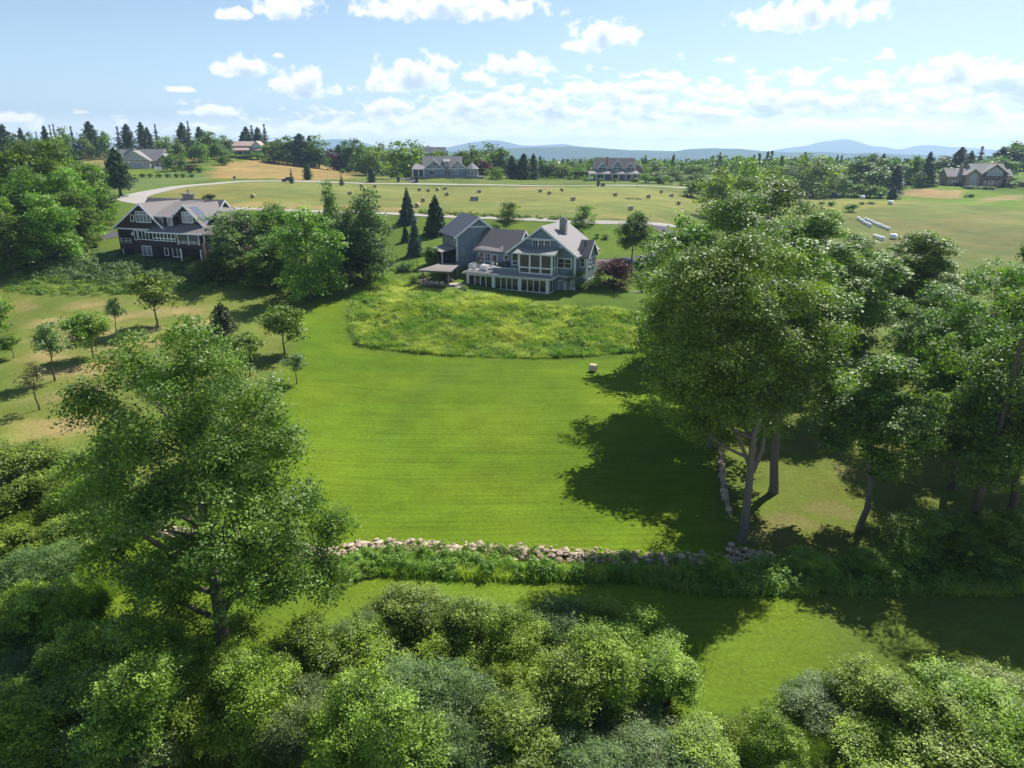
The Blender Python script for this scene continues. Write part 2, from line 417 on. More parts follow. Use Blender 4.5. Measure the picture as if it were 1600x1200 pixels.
gq = np.stack([ii[:-1, :-1], ii[:-1, 1:], ii[1:, 1:], ii[1:, :-1]], -1).reshape(-1, 4)
X, Yg = gp[:, 0], gp[:, 1]
n1, n2, n3, n4 = gnoise(X, Yg, 22, 1), gnoise(X, Yg, 6, 2), gnoise(X, Yg, 1.7, 3), gnoise(X, Yg, 60, 4)
col = np.empty((len(gp), 3)); col[:] = (.105, .155, .024)
MOW = np.zeros(len(gp))
def zone(pts, c, soft, mow=0, jit=1., amt=1.):
    G = gpoly(pts); sd = poly_sd(X, Yg, G)+jit*(n2*1.2+n3*.7)
    w = np.clip(sd/soft*.5+.5, 0, 1)*amt; col[:] = col*(1-w[:, None])+np.array(c)*w[:, None]
    MOW[:] = MOW*(1-w)+mow*w; return w
# hillside meadow left, hay field, far lawns, right field
zone([(0, 440), (90, 425), (330, 430), (480, 470), (560, 440), (545, 500), (470, 520), (445, 580), (430, 640), (300, 800), (90, 860), (0, 900)], (.155, .185, .038), 3, .3)
zone([(230, 300), (330, 288), (480, 284), (640, 290), (900, 293), (1120, 296), (1240, 300), (1230, 330), (1050, 350), (900, 343), (700, 336), (540, 329), (350, 324), (255, 325), (240, 316)], (.190, .212, .062), 3, .35)
zone([(250, 299), (330, 289), (400, 287), (400, 322), (350, 322), (255, 322)], (.20, .20, .06), 4)
w = zone([(345, 316), (540, 320), (620, 325), (700, 331), (900, 338), (1030, 343), (1050, 349), (900, 343), (700, 336), (540, 329), (345, 325)], (.30, .225, .10), 2, jit=1.5, amt=.5)
zone([(800, 291.5), (850, 292), (870, 295), (800, 296)], (.30, .21, .11), 3, amt=.7)
zone([(300, 279), (345, 256), (430, 250), (500, 256), (600, 268), (560, 280), (480, 281), (420, 279)], (.30, .225, .085), 3, jit=2)
zone([(185, 283), (260, 268), (330, 270), (330, 281), (240, 293), (180, 305)], (.125, .175, .050), 3)
zone([(130, 238), (350, 240), (340, 250), (130, 262)], (.27, .21, .085), 4, jit=2)
zone([(540, 285), (600, 270), (700, 278), (1000, 281), (1080, 292), (760, 288)], (.145, .185, .045), 3)
zone([(560, 470), (600, 420), (660, 400), (620, 340), (700, 340), (900, 348), (1060, 354), (1060, 420), (1010, 480), (860, 478), (730, 460), (620, 440)], (.125, .185, .026), 1.5, .3)
zone([(1130, 420), (1300, 320), (1390, 312), (1600, 300), (1700, 340), (1700, 560), (1350, 560)], (.150, .180, .052), 4, jit=2)
w = zone([(1340, 345), (1600, 335), (1600, 400), (1400, 400)], (.18, .155, .065), 8, jit=6, amt=.45)
zone([(1230, 300), (1300, 308), (1420, 316), (1330, 330), (1240, 322)], (.20, .215, .055), 4, jit=2)
zone([(1380, 296), (1440, 285), (1600, 282), (1600, 330), (1500, 318), (1410, 312)], (.125, .195, .030), 3)
zone([(1402, 299), (1440, 295), (1503, 298), (1502, 311), (1455, 309), (1404, 305)], (.33, .235, .12), 1.5, jit=.6, amt=.85)
zone([(1540, 309), (1600, 304), (1600, 311), (1530, 316)], (.30, .22, .12), 2, jit=1.5, amt=.7)
zone([(1545, 262), (1600, 258), (1600, 284), (1560, 282)], (.14, .22, .030), 4)
# the great lawn
zone([(548, 455), (500, 470), (470, 490), (455, 560), (430, 640), (330, 800), (110, 870), (60, 1010), (150, 1200), (400, 1230), (1300, 1230), (1270, 1060), (1250, 950), (1130, 870), (1110, 690), (1045, 545), (900, 560), (640, 553), (560, 543), (545, 500)], (.118, .188, .012), 1.6, 1, jit=.5)
zone([(500, 905), (900, 905), (1110, 935), (1280, 1000), (1200, 1230), (300, 1230), (150, 960)], (.118, .184, .017), 2, .5, jit=.6)
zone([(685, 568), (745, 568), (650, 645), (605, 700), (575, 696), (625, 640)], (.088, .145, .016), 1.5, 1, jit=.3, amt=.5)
# under the trees at right, dry thatch patches
zone([(1115, 700), (1200, 560), (1330, 520), (1600, 540), (1700, 900), (1200, 870)], (.135, .165, .030), 3, .2, jit=1.5)
for p in [(1215, 700), (1305, 800), (1240, 815), (1275, 690), (1330, 740), (1200, 840), (1400, 700)]:
    g = gnd(*p); d = np.hypot((X-g[0])/2.6, (Yg-g[1])/1.6)+n3*.5
    w = np.clip(1.0-d, 0, .4)[:, None]; col[:] = col*(1-w)+np.array((.24, .17, .09))*w
# pale dry strips across the orchard
near = (Yg > 55) & (Yg < 130)
dry = poly_sd(X, Yg, gpoly([(0, 700), (0, 470), (100, 455), (330, 470), (395, 500), (330, 560), (150, 700), (60, 740)]))
st = np.sin((Yg*.93-X*.36)*.75+n1*2.2)*.5+.5
w = np.clip(dry/5, 0, 1)*np.clip(st*.8+n2*.7-.14+n3*.3, 0, .85); w = w[:, None]*near[:, None]
col[:] = col*(1-w)+np.array((.30, .235, .105))*w
# mound soil
zone([(545, 470), (590, 430), (660, 448), (730, 458), (860, 478), (1010, 492), (1035, 540), (930, 558), (760, 559), (640, 552), (560, 542), (546, 510)], (.10, .15, .022), 1.2, jit=.4)
zone([(20, 425), (90, 385), (330, 405), (330, 445), (180, 445)], (.07, .11, .03), 2)
far = sstep(520, 800, Yg)[:, None]; col[:] = col*(1-far)+np.array((.05, .09, .03))*far
col *= .83*(1+.15*n1+.09*n4+.09*n2+.06*n3)[:, None]
col[:, 0] *= 1+.09*n2+.06*n4
gme = mesh_np('ground', gp, gq, None, None, True)
ca = gme.attributes.new('soil', 'FLOAT_COLOR', 'POINT'); ca.data.foreach_set('color', np.concatenate([np.clip(col, 0, 1), np.ones((len(gp), 1))], 1).astype(np.float32).ravel())
ma = gme.attributes.new('mow', 'FLOAT', 'POINT'); ma.data.foreach_set('value', MOW.astype(np.float32))
m, nt, out = newmat('grassland')
at = N(nt, 'Attribute', attribute_name='soil'); mo = N(nt, 'Attribute', attribute_name='mow'); tc = N(nt, 'TexCoord')
fine = N(nt, 'TexNoise', i_Scale=3.2, i_Detail=8., i_Roughness=.72); L(nt, tc.outputs['Object'], fine.inputs['Vector'])
med = N(nt, 'TexNoise', i_Scale=.28, i_Detail=6., i_Roughness=.6); L(nt, tc.outputs['Object'], med.inputs['Vector'])
mp = N(nt, 'Mapping'); mp.inputs['Rotation'].default_value = (0, 0, R(-3)); mp.inputs['Scale'].default_value = (.035, 1.15, 1); L(nt, tc.outputs['Object'], mp.inputs[0])
stp = N(nt, 'TexNoise', i_Scale=1.6, i_Detail=3., i_Roughness=.5); L(nt, mp.outputs[0], stp.inputs['Vector'])
mp2 = N(nt, 'Mapping'); mp2.inputs['Rotation'].default_value = (0, 0, R(-3)); L(nt, tc.outputs['Object'], mp2.inputs[0])
wv = N(nt, 'TexWave', i_Scale=.42, i_Distortion=1.2, i_Detail=2.); wv.bands_direction = 'Y'; wv.inputs['Detail Scale'].default_value = .4; L(nt, mp2.outputs[0], wv.inputs[0])
mr = lambda s, a, b: mathn(nt, 'MULTIPLY_ADD', s, b-a, a)
v1 = mathn(nt, 'MULTIPLY', mr(fine.outputs[0], .35, 1.65), mr(med.outputs[0], .72, 1.28))
s1 = mathn(nt, 'ADD', mathn(nt, 'MULTIPLY', mathn(nt, 'SUBTRACT', stp.outputs[0], .5), .7), mathn(nt, 'MULTIPLY', mathn(nt, 'SUBTRACT', wv.outputs['Fac'], .5), .13))
v2 = mathn(nt, 'MULTIPLY', v1, mathn(nt, 'MULTIPLY_ADD', mathn(nt, 'MULTIPLY', s1, mo.outputs['Fac']), .75, 1.))
vm = N(nt, 'VectorMath', operation='SCALE'); L(nt, at.outputs['Color'], vm.inputs[0]); L(nt, v2, vm.inputs['Scale'])
hs = N(nt, 'HueSaturation'); L(nt, vm.outputs[0], hs.inputs['Color']); L(nt, mr(med.outputs[0], .487, .513), hs.inputs['Hue']); 
b = N(nt, 'BsdfPrincipled', i_Roughness=.95); b.inputs['Specular IOR Level'].default_value = .05; L(nt, hs.outputs[0], b.inputs['Base Color'])
spk = N(nt, 'TexNoise', i_Scale=9., i_Detail=2.); L(nt, tc.outputs['Object'], spk.inputs['Vector']); sp2 = N(nt, 'MapRange'); sp2.inputs['From Min'].default_value = .70; sp2.inputs['From Max'].default_value = .76; sp2.inputs['To Max'].default_value = .55; L(nt, spk.outputs[0], sp2.inputs['Value'])
L(nt, mixc(nt, sp2.outputs[0], hs.outputs[0], (.36, .36, .22)), b.inputs['Base Color'])
bp = N(nt, 'Bump', i_Strength=.55, i_Distance=.12); L(nt, fine.outputs[0], bp.inputs['Height']); L(nt, bp.outputs[0], b.inputs['Normal'])
L(nt, b.outputs[0], out.inputs[0]); gme.materials.append(m)
tag(mobj('ground', gme), 'rolling grass ground of lawn, orchard slope and hay field', None, None, 'structure')

# ------------------------------------------------------------------ roads
M['gravel'] = mat('gravel_road', (.33, .31, .28), .95, .12, 1.5, spec=.05)
M['asphalt'] = mat('asphalt', (.085, .085, .09), .9, .15, 1.5, spec=.1)
M['paver'] = mat('patio_paver', (.34, .29, .25), .9, .2, 2.)
def ribbon(name, pts, width, m, label, lift=.07):
    G = np.array([gnd(*p)[:2] for p in pts])
    for _ in range(3):  # corner cutting
        G = np.concatenate([G[:1], np.stack([G[:-1]*.75+G[1:]*.25, G[:-1]*.25+G[1:]*.75], 1).reshape(-1, 2), G[-1:]])
    s = np.concatenate([[0], np.cumsum(np.hypot(*np.diff(G, axis=0).T))]); t = np.arange(0, s[-1], 1.2)
    P = np.stack([np.interp(t, s, G[:, 0]), np.interp(t, s, G[:, 1])], 1)
    d = unit(np.gradient(P, axis=0)); nrm = np.stack([-d[:, 1], d[:, 0]], 1); wd = np.interp(t/t[-1], np.linspace(0, 1, np.size(width)), np.atleast_1d(width))
    k = 7; o = np.linspace(-.5, .5, k); A = P[:, None]+nrm[:, None]*(o[None, :, None]*wd[:, None, None])
    A[:, 0] += nrm*.12*np.sin(t*1.7)[:, None]; A[:, -1] += nrm*.12*np.sin(t*1.3+2)[:, None]
    V = np.concatenate([A, (zt(A[..., 0], A[..., 1])+lift)[..., None]], -1).reshape(-1, 3)
    i = np.arange(len(P)*k).reshape(-1, k); Q = np.stack([i[:-1, :-1], i[1:, :-1], i[1:, 1:], i[:-1, 1:]], -1).reshape(-1, 4)
    o = mobj(name, mesh_np(name, V, Q, None, m, True)); tag(o, label, None, None, 'structure'); return o
ribbon('field_road', [(196, 313), (214, 306), (240, 299), (290, 290.5), (350, 285.5), (400, 283), (450, 283), (520, 284.5), (640, 287.3), (760, 289), (900, 291), (1090, 294)], [9, 7, 7, 9, 6, 5, 5, 5, 5], M['gravel'], 'pale gravel road curving across the top of the hay field')
ribbon('lower_road', [(206, 311), (226, 316), (262, 321), (346, 325.6), (450, 329), (538, 331.5), (610, 334), (696, 338.5), (815, 342.5), (900, 346), (972, 349.5), (1060, 354)], [8, 4, 3.3, 3.2, 3.2], M['gravel'], 'pale gravel road behind the grey house')
ribbon('driveway', [(918, 412), (945, 410), (985, 408), (1020, 404), (1045, 398), (1052, 375), (1030, 353)], 4.2, M['asphalt'], 'grey asphalt driveway beside the grey house')
ribbon('driveway', [(95, 375), (130, 372), (178, 369), (196, 360)], 5.5, M['asphalt'], 'dark asphalt driveway beside the brown house')
ribbon('driveway', [(650, 285), (640, 281.5), (610, 280), (690, 278.5)], 3.6, M['asphalt'], 'grey driveway of the blue house across the field', .1)

# ------------------------------------------------------------------ far hills
def ridge(name, D, depth, prof_px, m, label, seed, base=-80):
    rng = np.random.default_rng(seed); prof_px = sorted(prof_px)
    xs = np.linspace(-400, 2000, 420); top = np.interp(xs, [p[0] for p in prof_px], [p[1] for p in prof_px])
    ys = np.linspace(-1, 1, 25); V = []
    rr = lambda s, k: np.interp(xs, np.linspace(-400, 2000, k), rng.normal(0, 1, k))*s
    for q in ys:
        Y = D+q*depth; t = (top+rr(.25, 90)+rr(.6, 30)*(abs(q) > .05))
        zc = np.array([atY(a, b, D)[2] for a, b in zip(xs, t)])
        Xw = (xs-800)/FPX*(D*CP+(CAMZ)*SP)
        z = base+(zc-base)*(math.cos(q*math.pi/2)**1.3)*(1+rr(.10, 60)*(abs(q) > .05)*(abs(q)))
        V.append(np.stack([Xw*(1+q*.02), np.full_like(Xw, Y), z], 1))
    V = np.concatenate(V); k = len(xs); i = np.arange(len(V)).reshape(-1, k)
    Q = np.stack([i[:-1, :-1], i[:-1, 1:], i[1:, 1:], i[1:, :-1]], -1).reshape(-1, 4)
    tag(mobj(name, mesh_np(name, V, Q, None, m, True)), label, None, None, 'structure')
M['wooded'] = mat('wooded_hill', (.035, .065, .03), 1, .3, .004, spec=0)
ridge('mountains', 10000, 1500, [(-400, 236), (300, 236), (440, 228), (490, 219), (530, 217), (560, 221), (590, 230), (650, 236), (700, 230), (740, 222), (762, 219.5), (785, 221), (812, 227), (835, 228), (860, 226.5), (880, 225), (910, 229), (1000, 236), (1150, 238), (1200, 237), (1240, 230), (1270, 227.5), (1285, 222), (1303, 219), (1315, 217.5), (1328, 222), (1345, 228), (1375, 230), (1392, 236), (1412, 234), (1432, 229), (1449, 226.5), (1470, 229.5), (1500, 230), (1540, 234), (1700, 238), (2000, 238)], M['wooded'], 'pale blue mountain range on the horizon with one craggy peak', 5)
ridge('hills', 5000, 800, [(-400, 243), (600, 243), (760, 234), (800, 231.5), (850, 231), (890, 228.5), (930, 230.5), (985, 234.5), (1055, 236), (1070, 233.5), (1110, 231.5), (1150, 232), (1200, 237), (1230, 238.5), (1275, 238), (1320, 240.5), (1360, 239), (1400, 241), (1500, 243), (2000, 244)], M['wooded'], 'blue wooded hills in front of the mountain range', 6)

# ------------------------------------------------------------------ far wood that reads as one mass
rng = np.random.default_rng(11)
def far_wood(name, label, poly, n, hh, seed, ymin, ymax, m):
    """poly in (x_px at horizon distance, Y metres) space"""
    rng = np.random.default_rng(seed); out = []
    C, T = [], []
    P = np.array(poly, float)
    k = 0
    while k < n:
        px = rng.uniform(P[:, 0].min(), P[:, 0].max()); Y = ymin*(ymax/ymin)**rng.uniform()
        if poly_sd(np.array([px]), np.array([Y]), P)[0] < 0: continue
        X0 = (px-800)/FPX*(Y*CP+15*SP); z = float(zt(X0, Y)); H = hh*rng.uniform(.7, 1.15); con = rng.random() < .35
        q = 70; f = rng.uniform(0, 1, q)
        if con: rad = H*.2*(1-f); zz = z+H*(.1+1.05*f)
        else: rad = H*.33*np.sqrt(np.clip(1-(2*f-1)**2, .03, 1)); zz = z+H*(.15+.8*f)
        a = rng.uniform(0, 6.28, q); tt = rng.uniform(.05, .45) if con else rng.uniform(.2, .95)
        C.append(np.stack([X0+np.cos(a)*rad, Y+np.sin(a)*rad, zz], 1)); T.append(np.clip(tt+rng.normal(0, .08, q), 0, 1)); k += 1
    C = np.concatenate(C); T = np.concatenate(T)
    tag(mobj(name, card_mesh(name, rng, [(C, hh*.17, None, T, .4, .8, None)], m)), label, 'woods', None, 'stuff')
far_wood('distant_woods', 'distant woods of mixed trees below the blue hills', [(760, 520), (840, 470), (1000, 440), (1100, 430), (1250, 440), (1420, 560), (1500, 1500), (780, 1500)], 1500, 10.5, 12, 430, 1500, M['leaf_far'])
far_wood('distant_woods', 'far off dark woods along the right horizon', [(1350, 560), (1700, 560), (1800, 1500), (1400, 1500)], 350, 12, 13, 560, 1500, M['leaf_far'])

# ------------------------------------------------------------------ wild grass, weeds and low growth (nobody could count these)
def wild(name, label, parts, m, cat):
    VV, QQ, TT, n = [], [], [], 0
    for V, Q, T in parts: VV.append(V); QQ.append(Q+n); TT.append(T); n += len(V)
    o = mobj(name, mesh_np(name, np.concatenate(VV), np.concatenate(QQ), np.concatenate(TT), m)); tag(o, label, cat, None, 'stuff'); return o
MOUND = [(547, 478), (560, 460), (592, 432), (625, 440), (660, 449), (730, 460), (800, 468), (870, 480), (960, 484), (1012, 494), (1045, 515), (1035, 541), (990, 551), (930, 557), (850, 561), (760, 559), (690, 556), (640, 551), (590, 546), (560, 541), (549, 520), (546, 500)]
rng = np.random.default_rng(21)
P = scatter(rng, MOUND, 16000, .2)
hn = np.clip(.62+.3*gnoise(P[:, 0], P[:, 1], 3.5, 31)+.25*gnoise(P[:, 0], P[:, 1], 1.2, 32), .18, 1.3)
tn = np.clip(.48+.42*gnoise(P[:, 0], P[:, 1], 4, 33)+.4*gnoise(P[:, 0], P[:, 1], 1.3, 34), 0, 1)
wild('tall_grass', 'unmown tall grass covering the bank below the grey house', [blades(rng, P, hn, .085, 9, tn, .22, .8)], M['grass_blade'], 'grass')
def leafy(name, label, poly, nm, per, h, r, leaf, m, cat, seed, sel=None):
    rng = np.random.default_rng(seed); P = scatter(rng, poly, nm, .1); rr = r*rng.uniform(.5, 1.3, nm); hh = h*rng.uniform(.5, 1.25, nm)
    k = np.repeat(np.arange(nm), per); d = unit(rng.normal(size=(nm*per, 3))); d[:, 2] = np.abs(d[:, 2])
    q = rng.uniform(.5, 1, nm*per)**.5
    C = P[k]+d*np.stack([rr[k], rr[k], hh[k]], 1)*q[:, None]
    T = np.clip(np.clip(rng.normal(.5, .22, nm), 0, 1)[k]+rng.normal(0, .1, nm*per), 0, 1)
    o = mobj(name, card_mesh(name, rng, [(C, leaf, d, T, .5, .55, None)], m)); tag(o, label, cat, None, 'stuff'); return o
leafy('weeds', 'leafy weeds and goldenrod clumps among the bank grass', MOUND, 210, 130, 1.0, .8, .2, M['weed'], 'weeds', 22)
BANK = [(18, 432), (60, 406), (95, 391), (150, 399), (250, 413), (335, 416), (330, 440), (300, 448), (180, 446), (90, 436)]
leafy('ground_cover', 'dense low shrubs covering the slope below the brown house', BANK, 420, 110, .9, 1.1, .30, M['leaf_grey'], 'shrubbery', 23)
leafy('ground_cover', 'green brambles along the foot of the slope below the brown house', [(0, 452), (20, 430), (120, 436), (200, 444), (330, 440), (400, 440), (380, 452), (250, 460), (150, 462), (60, 462)], 260, 90, .6, .9, .26, M['weed'], 'shrubbery', 24)
WEED = [(520, 893), (560, 868), (650, 872), (760, 880), (820, 888), (920, 893), (1010, 897), (1150, 893), (1220, 884), (1400, 880), (1500, 872), (1600, 870), (1600, 930), (1400, 930), (1250, 930), (1110, 930), (1000, 915), (900, 910), (760, 908), (640, 903), (545, 900)]
leafy('weeds', 'band of leafy weeds growing along the front of the stone wall', WEED, 520, 120, 1.25, .6, .19, M['weed'], 'weeds', 25)
rng = np.random.default_rng(26); P = scatter(rng, WEED, 3600, 0); tn = np.clip(.45+.4*gnoise(P[:, 0], P[:, 1], 2, 35), 0, 1)
wild('tall_grass', 'strip of long grass in front of the stone wall', [blades(rng, P, np.full(len(P), .8), .035, 12, tn, .2, .35)], M['grass_blade'], 'grass')
TG = [(950, 1215), (1000, 1150), (1090, 1128), (1165, 1120), (1215, 1092), (1245, 1068), (1300, 1062), (1420, 1050), (1600, 1040), (1600, 1230), (950, 1230)]
rng = np.random.default_rng(27); P = scatter(rng, TG, 9000, 0); gn = gnoise(P[:, 0], P[:, 1], 1.6, 37)+.5*gnoise(P[:, 0], P[:, 1], .6, 38)
ed = poly_sd(P[:, 0], P[:, 1], np.array([gnd(*p)[:2] for p in TG])); kp = (ed+gn*1.1 > .55); P, gn, ed = P[kp], gn[kp], ed[kp]
tn = np.clip(.5+.5*gnoise(P[:, 0], P[:, 1], 1.3, 36), 0, 1)
wild('tall_grass', 'tall green grass in the lower right corner by the bushes', [blades(rng, P, np.clip(.35+.3*ed+.35*gn, .18, 1.0), .028, 15, tn, .16, .5)], M['weed'], 'grass')
leafy('weeds', 'low goldenrod and ferns among the lower right bushes', TG, 150, 150, .8, .6, .13, M['weed'], 'weeds', 47)
rng = np.random.default_rng(28); P = scatter(rng, [(60, 960), (90, 880), (230, 900), (150, 960), (250, 1010), (330, 1010), (600, 1000), (900, 1040), (1090, 1010), (1105, 1060), (1010, 1120), (960, 1140), (800, 1200), (0, 1200)], 2500, 0)
wild('tall_grass', 'rough grass around the feet of the lower thicket', [blades(rng, P, np.full(len(P), .7), .035, 10, np.full(len(P), .5), .25, .35)], M['weed'], 'grass')
leafy('weeds', 'creeping weeds growing over the tumbled stone wall', [(560, 876), (600, 864), (660, 855), (720, 857), (840, 863), (840, 878), (700, 874)], 120, 110, .75, .5, .13, M['weed'], 'weeds', 44)
leafy('weeds', 'weeds over the shaded part of the stone wall', [(890, 872), (960, 868), (1110, 872), (1110, 890), (960, 886)], 42, 110, .8, .5, .13, M['weed'], 'weeds', 45)
leafy('weeds', 'rough weeds at the field edge right of the grey house', [(985, 415), (1035, 412), (1060, 440), (1050, 480), (1005, 448), (985, 440)], 90, 90, .9, 1.0, .25, M['weed'], 'weeds', 29)
leafy('weeds', 'green weeds along the far verge behind the grey house', [(655, 330), (700, 333), (830, 338), (905, 343), (900, 346), (815, 342), (700, 337), (655, 335)], 130, 70, .7, .8, .28, M['weed'], 'weeds', 30)

# ------------------------------------------------------------------ stone walls
M['stone'] = None
m, nt, out = newmat('fieldstone'); at = N(nt, 'Attribute', attribute_name='tint'); tc = N(nt, 'TexCoord'); nz = N(nt, 'TexNoise', i_Scale=5., i_Detail=6.); L(nt, tc.outputs['Object'], nz.inputs['Vector'])
c1 = mixc(nt, at.outputs['Fac'], (.28, .20, .13), (.60, .49, .34)); c2 = mixc(nt, mathn(nt, 'MULTIPLY', nz.outputs[0], .6), c1, (.16, .14, .12))
b = N(nt, 'BsdfPrincipled', i_Roughness=.9); L(nt, c2, b.inputs['Base Color']); L(nt, b.outputs[0], out.inputs[0]); M['stone'] = m
def stones(name, label, cat, pts, per_m, wd, hgt, size, seed, gaps=()):
    import bmesh
    rng = np.random.default_rng(seed); G = np.array([gnd(*p)[:2] for p in pts]); s = np.concatenate([[0], np.cumsum(np.hypot(*np.diff(G, axis=0).T))])
    bm = bmesh.new(); bmesh.ops.create_icosphere(bm, subdivisions=1, radius=1); bv = np.array([v.co[:] for v in bm.verts]); bf = np.array([[v.index for v in f.verts] for f in bm.faces]); bm.free()
    VV, FF, TT, n = [], [], [], 0
    for t in np.arange(0, s[-1], 1/per_m):
        t += rng.uniform(-.3, .3); x, y = np.interp(t, s, G[:, 0]), np.interp(t, s, G[:, 1]); o = rng.normal(0, wd*.32); y += o
        r = size*min(2.2, rng.lognormal(-.1, .55)); z = float(zt(x, y))+max(0, hgt*(1-abs(o)/wd))*rng.uniform(0, 1)+r*.2
        v = bv*(1+rng.normal(0, .16, (len(bv), 1)))*r*np.array([rng.uniform(.8, 1.5), rng.uniform(.8, 1.2), rng.uniform(.5, .9)])
        a = rng.uniform(0, 6.28); ca, sa = math.cos(a), math.sin(a)
        v = np.stack([v[:, 0]*ca-v[:, 1]*sa, v[:, 0]*sa+v[:, 1]*ca, v[:, 2]], 1)+[x, y, z]
        VV.append(v); FF.append(bf+n); TT.append(np.full(len(v), rng.uniform(0, 1))); n += len(v)
    tag(mobj(name, mesh_np(name, np.concatenate(VV), np.concatenate(FF), np.concatenate(TT), M['stone'], False, 3)), label, cat)
stones('stone_wall', 'tumbled dry stone wall crossing the foot of the lawn', 'stone wall', [(470, 872), (530, 868), (560, 859), (640, 859), (720, 863), (800, 866), (860, 870), (960, 874), (1050, 879), (1120, 878), (1160, 871), (1180, 873), (1215, 880)], 34, 1.7, .42, .14, 41)
stones('stone_wall', 'old stone wall running away under the tall trees', 'stone wall', [(1122, 668), (1126, 700), (1128, 740), (1132, 780), (1140, 805)], 24, .6, .4, .15, 42)
stones('stone_wall', 'broken end of the stone wall half hidden under the big left maple', 'stone wall', [(150, 842), (235, 828), (330, 842), (420, 850), (480, 858)], 14, .8, .5, .19, 43)
# ------------------------------------------------------------------ houses
M['shingle_blue'] = mat('grey_blue_shingle', (.175, .225, .265), .85, .14, 4, streak=(1, 1, 3))
M['shingle_brown'] = mat('dark_brown_shingle', (.040, .030, .030), .85, .25, 4, streak=(1, 1, 3))
M['white'] = mat('white_trim', (.72, .73, .74), .6, .05, 2)
M['roof_grey'] = mat('grey_roof_shingle', (.125, .115, .12), .85, .22, 2.5, streak=(1, 1, 4), bump=.3)
M['roof_light'] = mat('light_roof_shingle', (.235, .22, .22), .85, .2, 2.5, streak=(1, 1, 4), bump=.3)
M['roof_brown'] = mat('brown_grey_roof', (.175, .16, .155), .85, .2, 2.5, streak=(1, 1, 4), bump=.3)
M['roof_dark'] = mat('slate_roof', (.075, .082, .105), .6, .2, 2.5, streak=(1, 1, 4))
M['stone_wall'] = mat('stone_facing', (.24, .23, .22), .9, .45, 3.5, bump=.6)
M['stone_red'] = mat('reddish_stone_pier', (.33, .22, .18), .9, .4, 3.5, bump=.5)
M['glass'] = glassmat('window_glass'); M['glass_pale'] = glassmat('curtained_window', (.16, .20, .21), .2)
M['screen'] = glassmat('porch_screen', (.010, .012, .015), .35)
M['dark'] = mat('recess_shade', (.015, .014, .014), .9, .2)  # near black stands in for shade in recesses, open bays and under porches
M['deck'] = mat('deck_board', (.30, .29, .30), .8, .15, 2, streak=(1, 8, 1))
M['weathered'] = mat('weathered_timber', (.20, .18, .17), .85, .25, 4, streak=(1, 1, 6))
M['metal'] = mat('dark_metal', (.05, .05, .055), .4, .1, metal=.6)
M['cream'] = mat('cream_siding', (.50, .47, .41), .85, .1, 3, streak=(1, 1, 4))
M['tan'] = mat('tan_stone_siding', (.27, .215, .15), .9, .3, 2.5)
M['pinkroof'] = mat('terracotta_roof', (.40, .29, .25), .85, .2, 2.5)
M['fabric'] = mat('pale_cushion', (.62, .60, .57), .9, .08); M['cloth_brown'] = mat('brown_canvas', (.10, .05, .04), .9, .2)
M['flower'] = mat('white_blossom', (.70, .66, .62), .9, .2, 6); M['pot'] = mat('clay_pot', (.30, .14, .08), .9, .2)
M['solar'] = mat('solar_panel', (.03, .06, .12), .15, .15, 2, spec=.6)

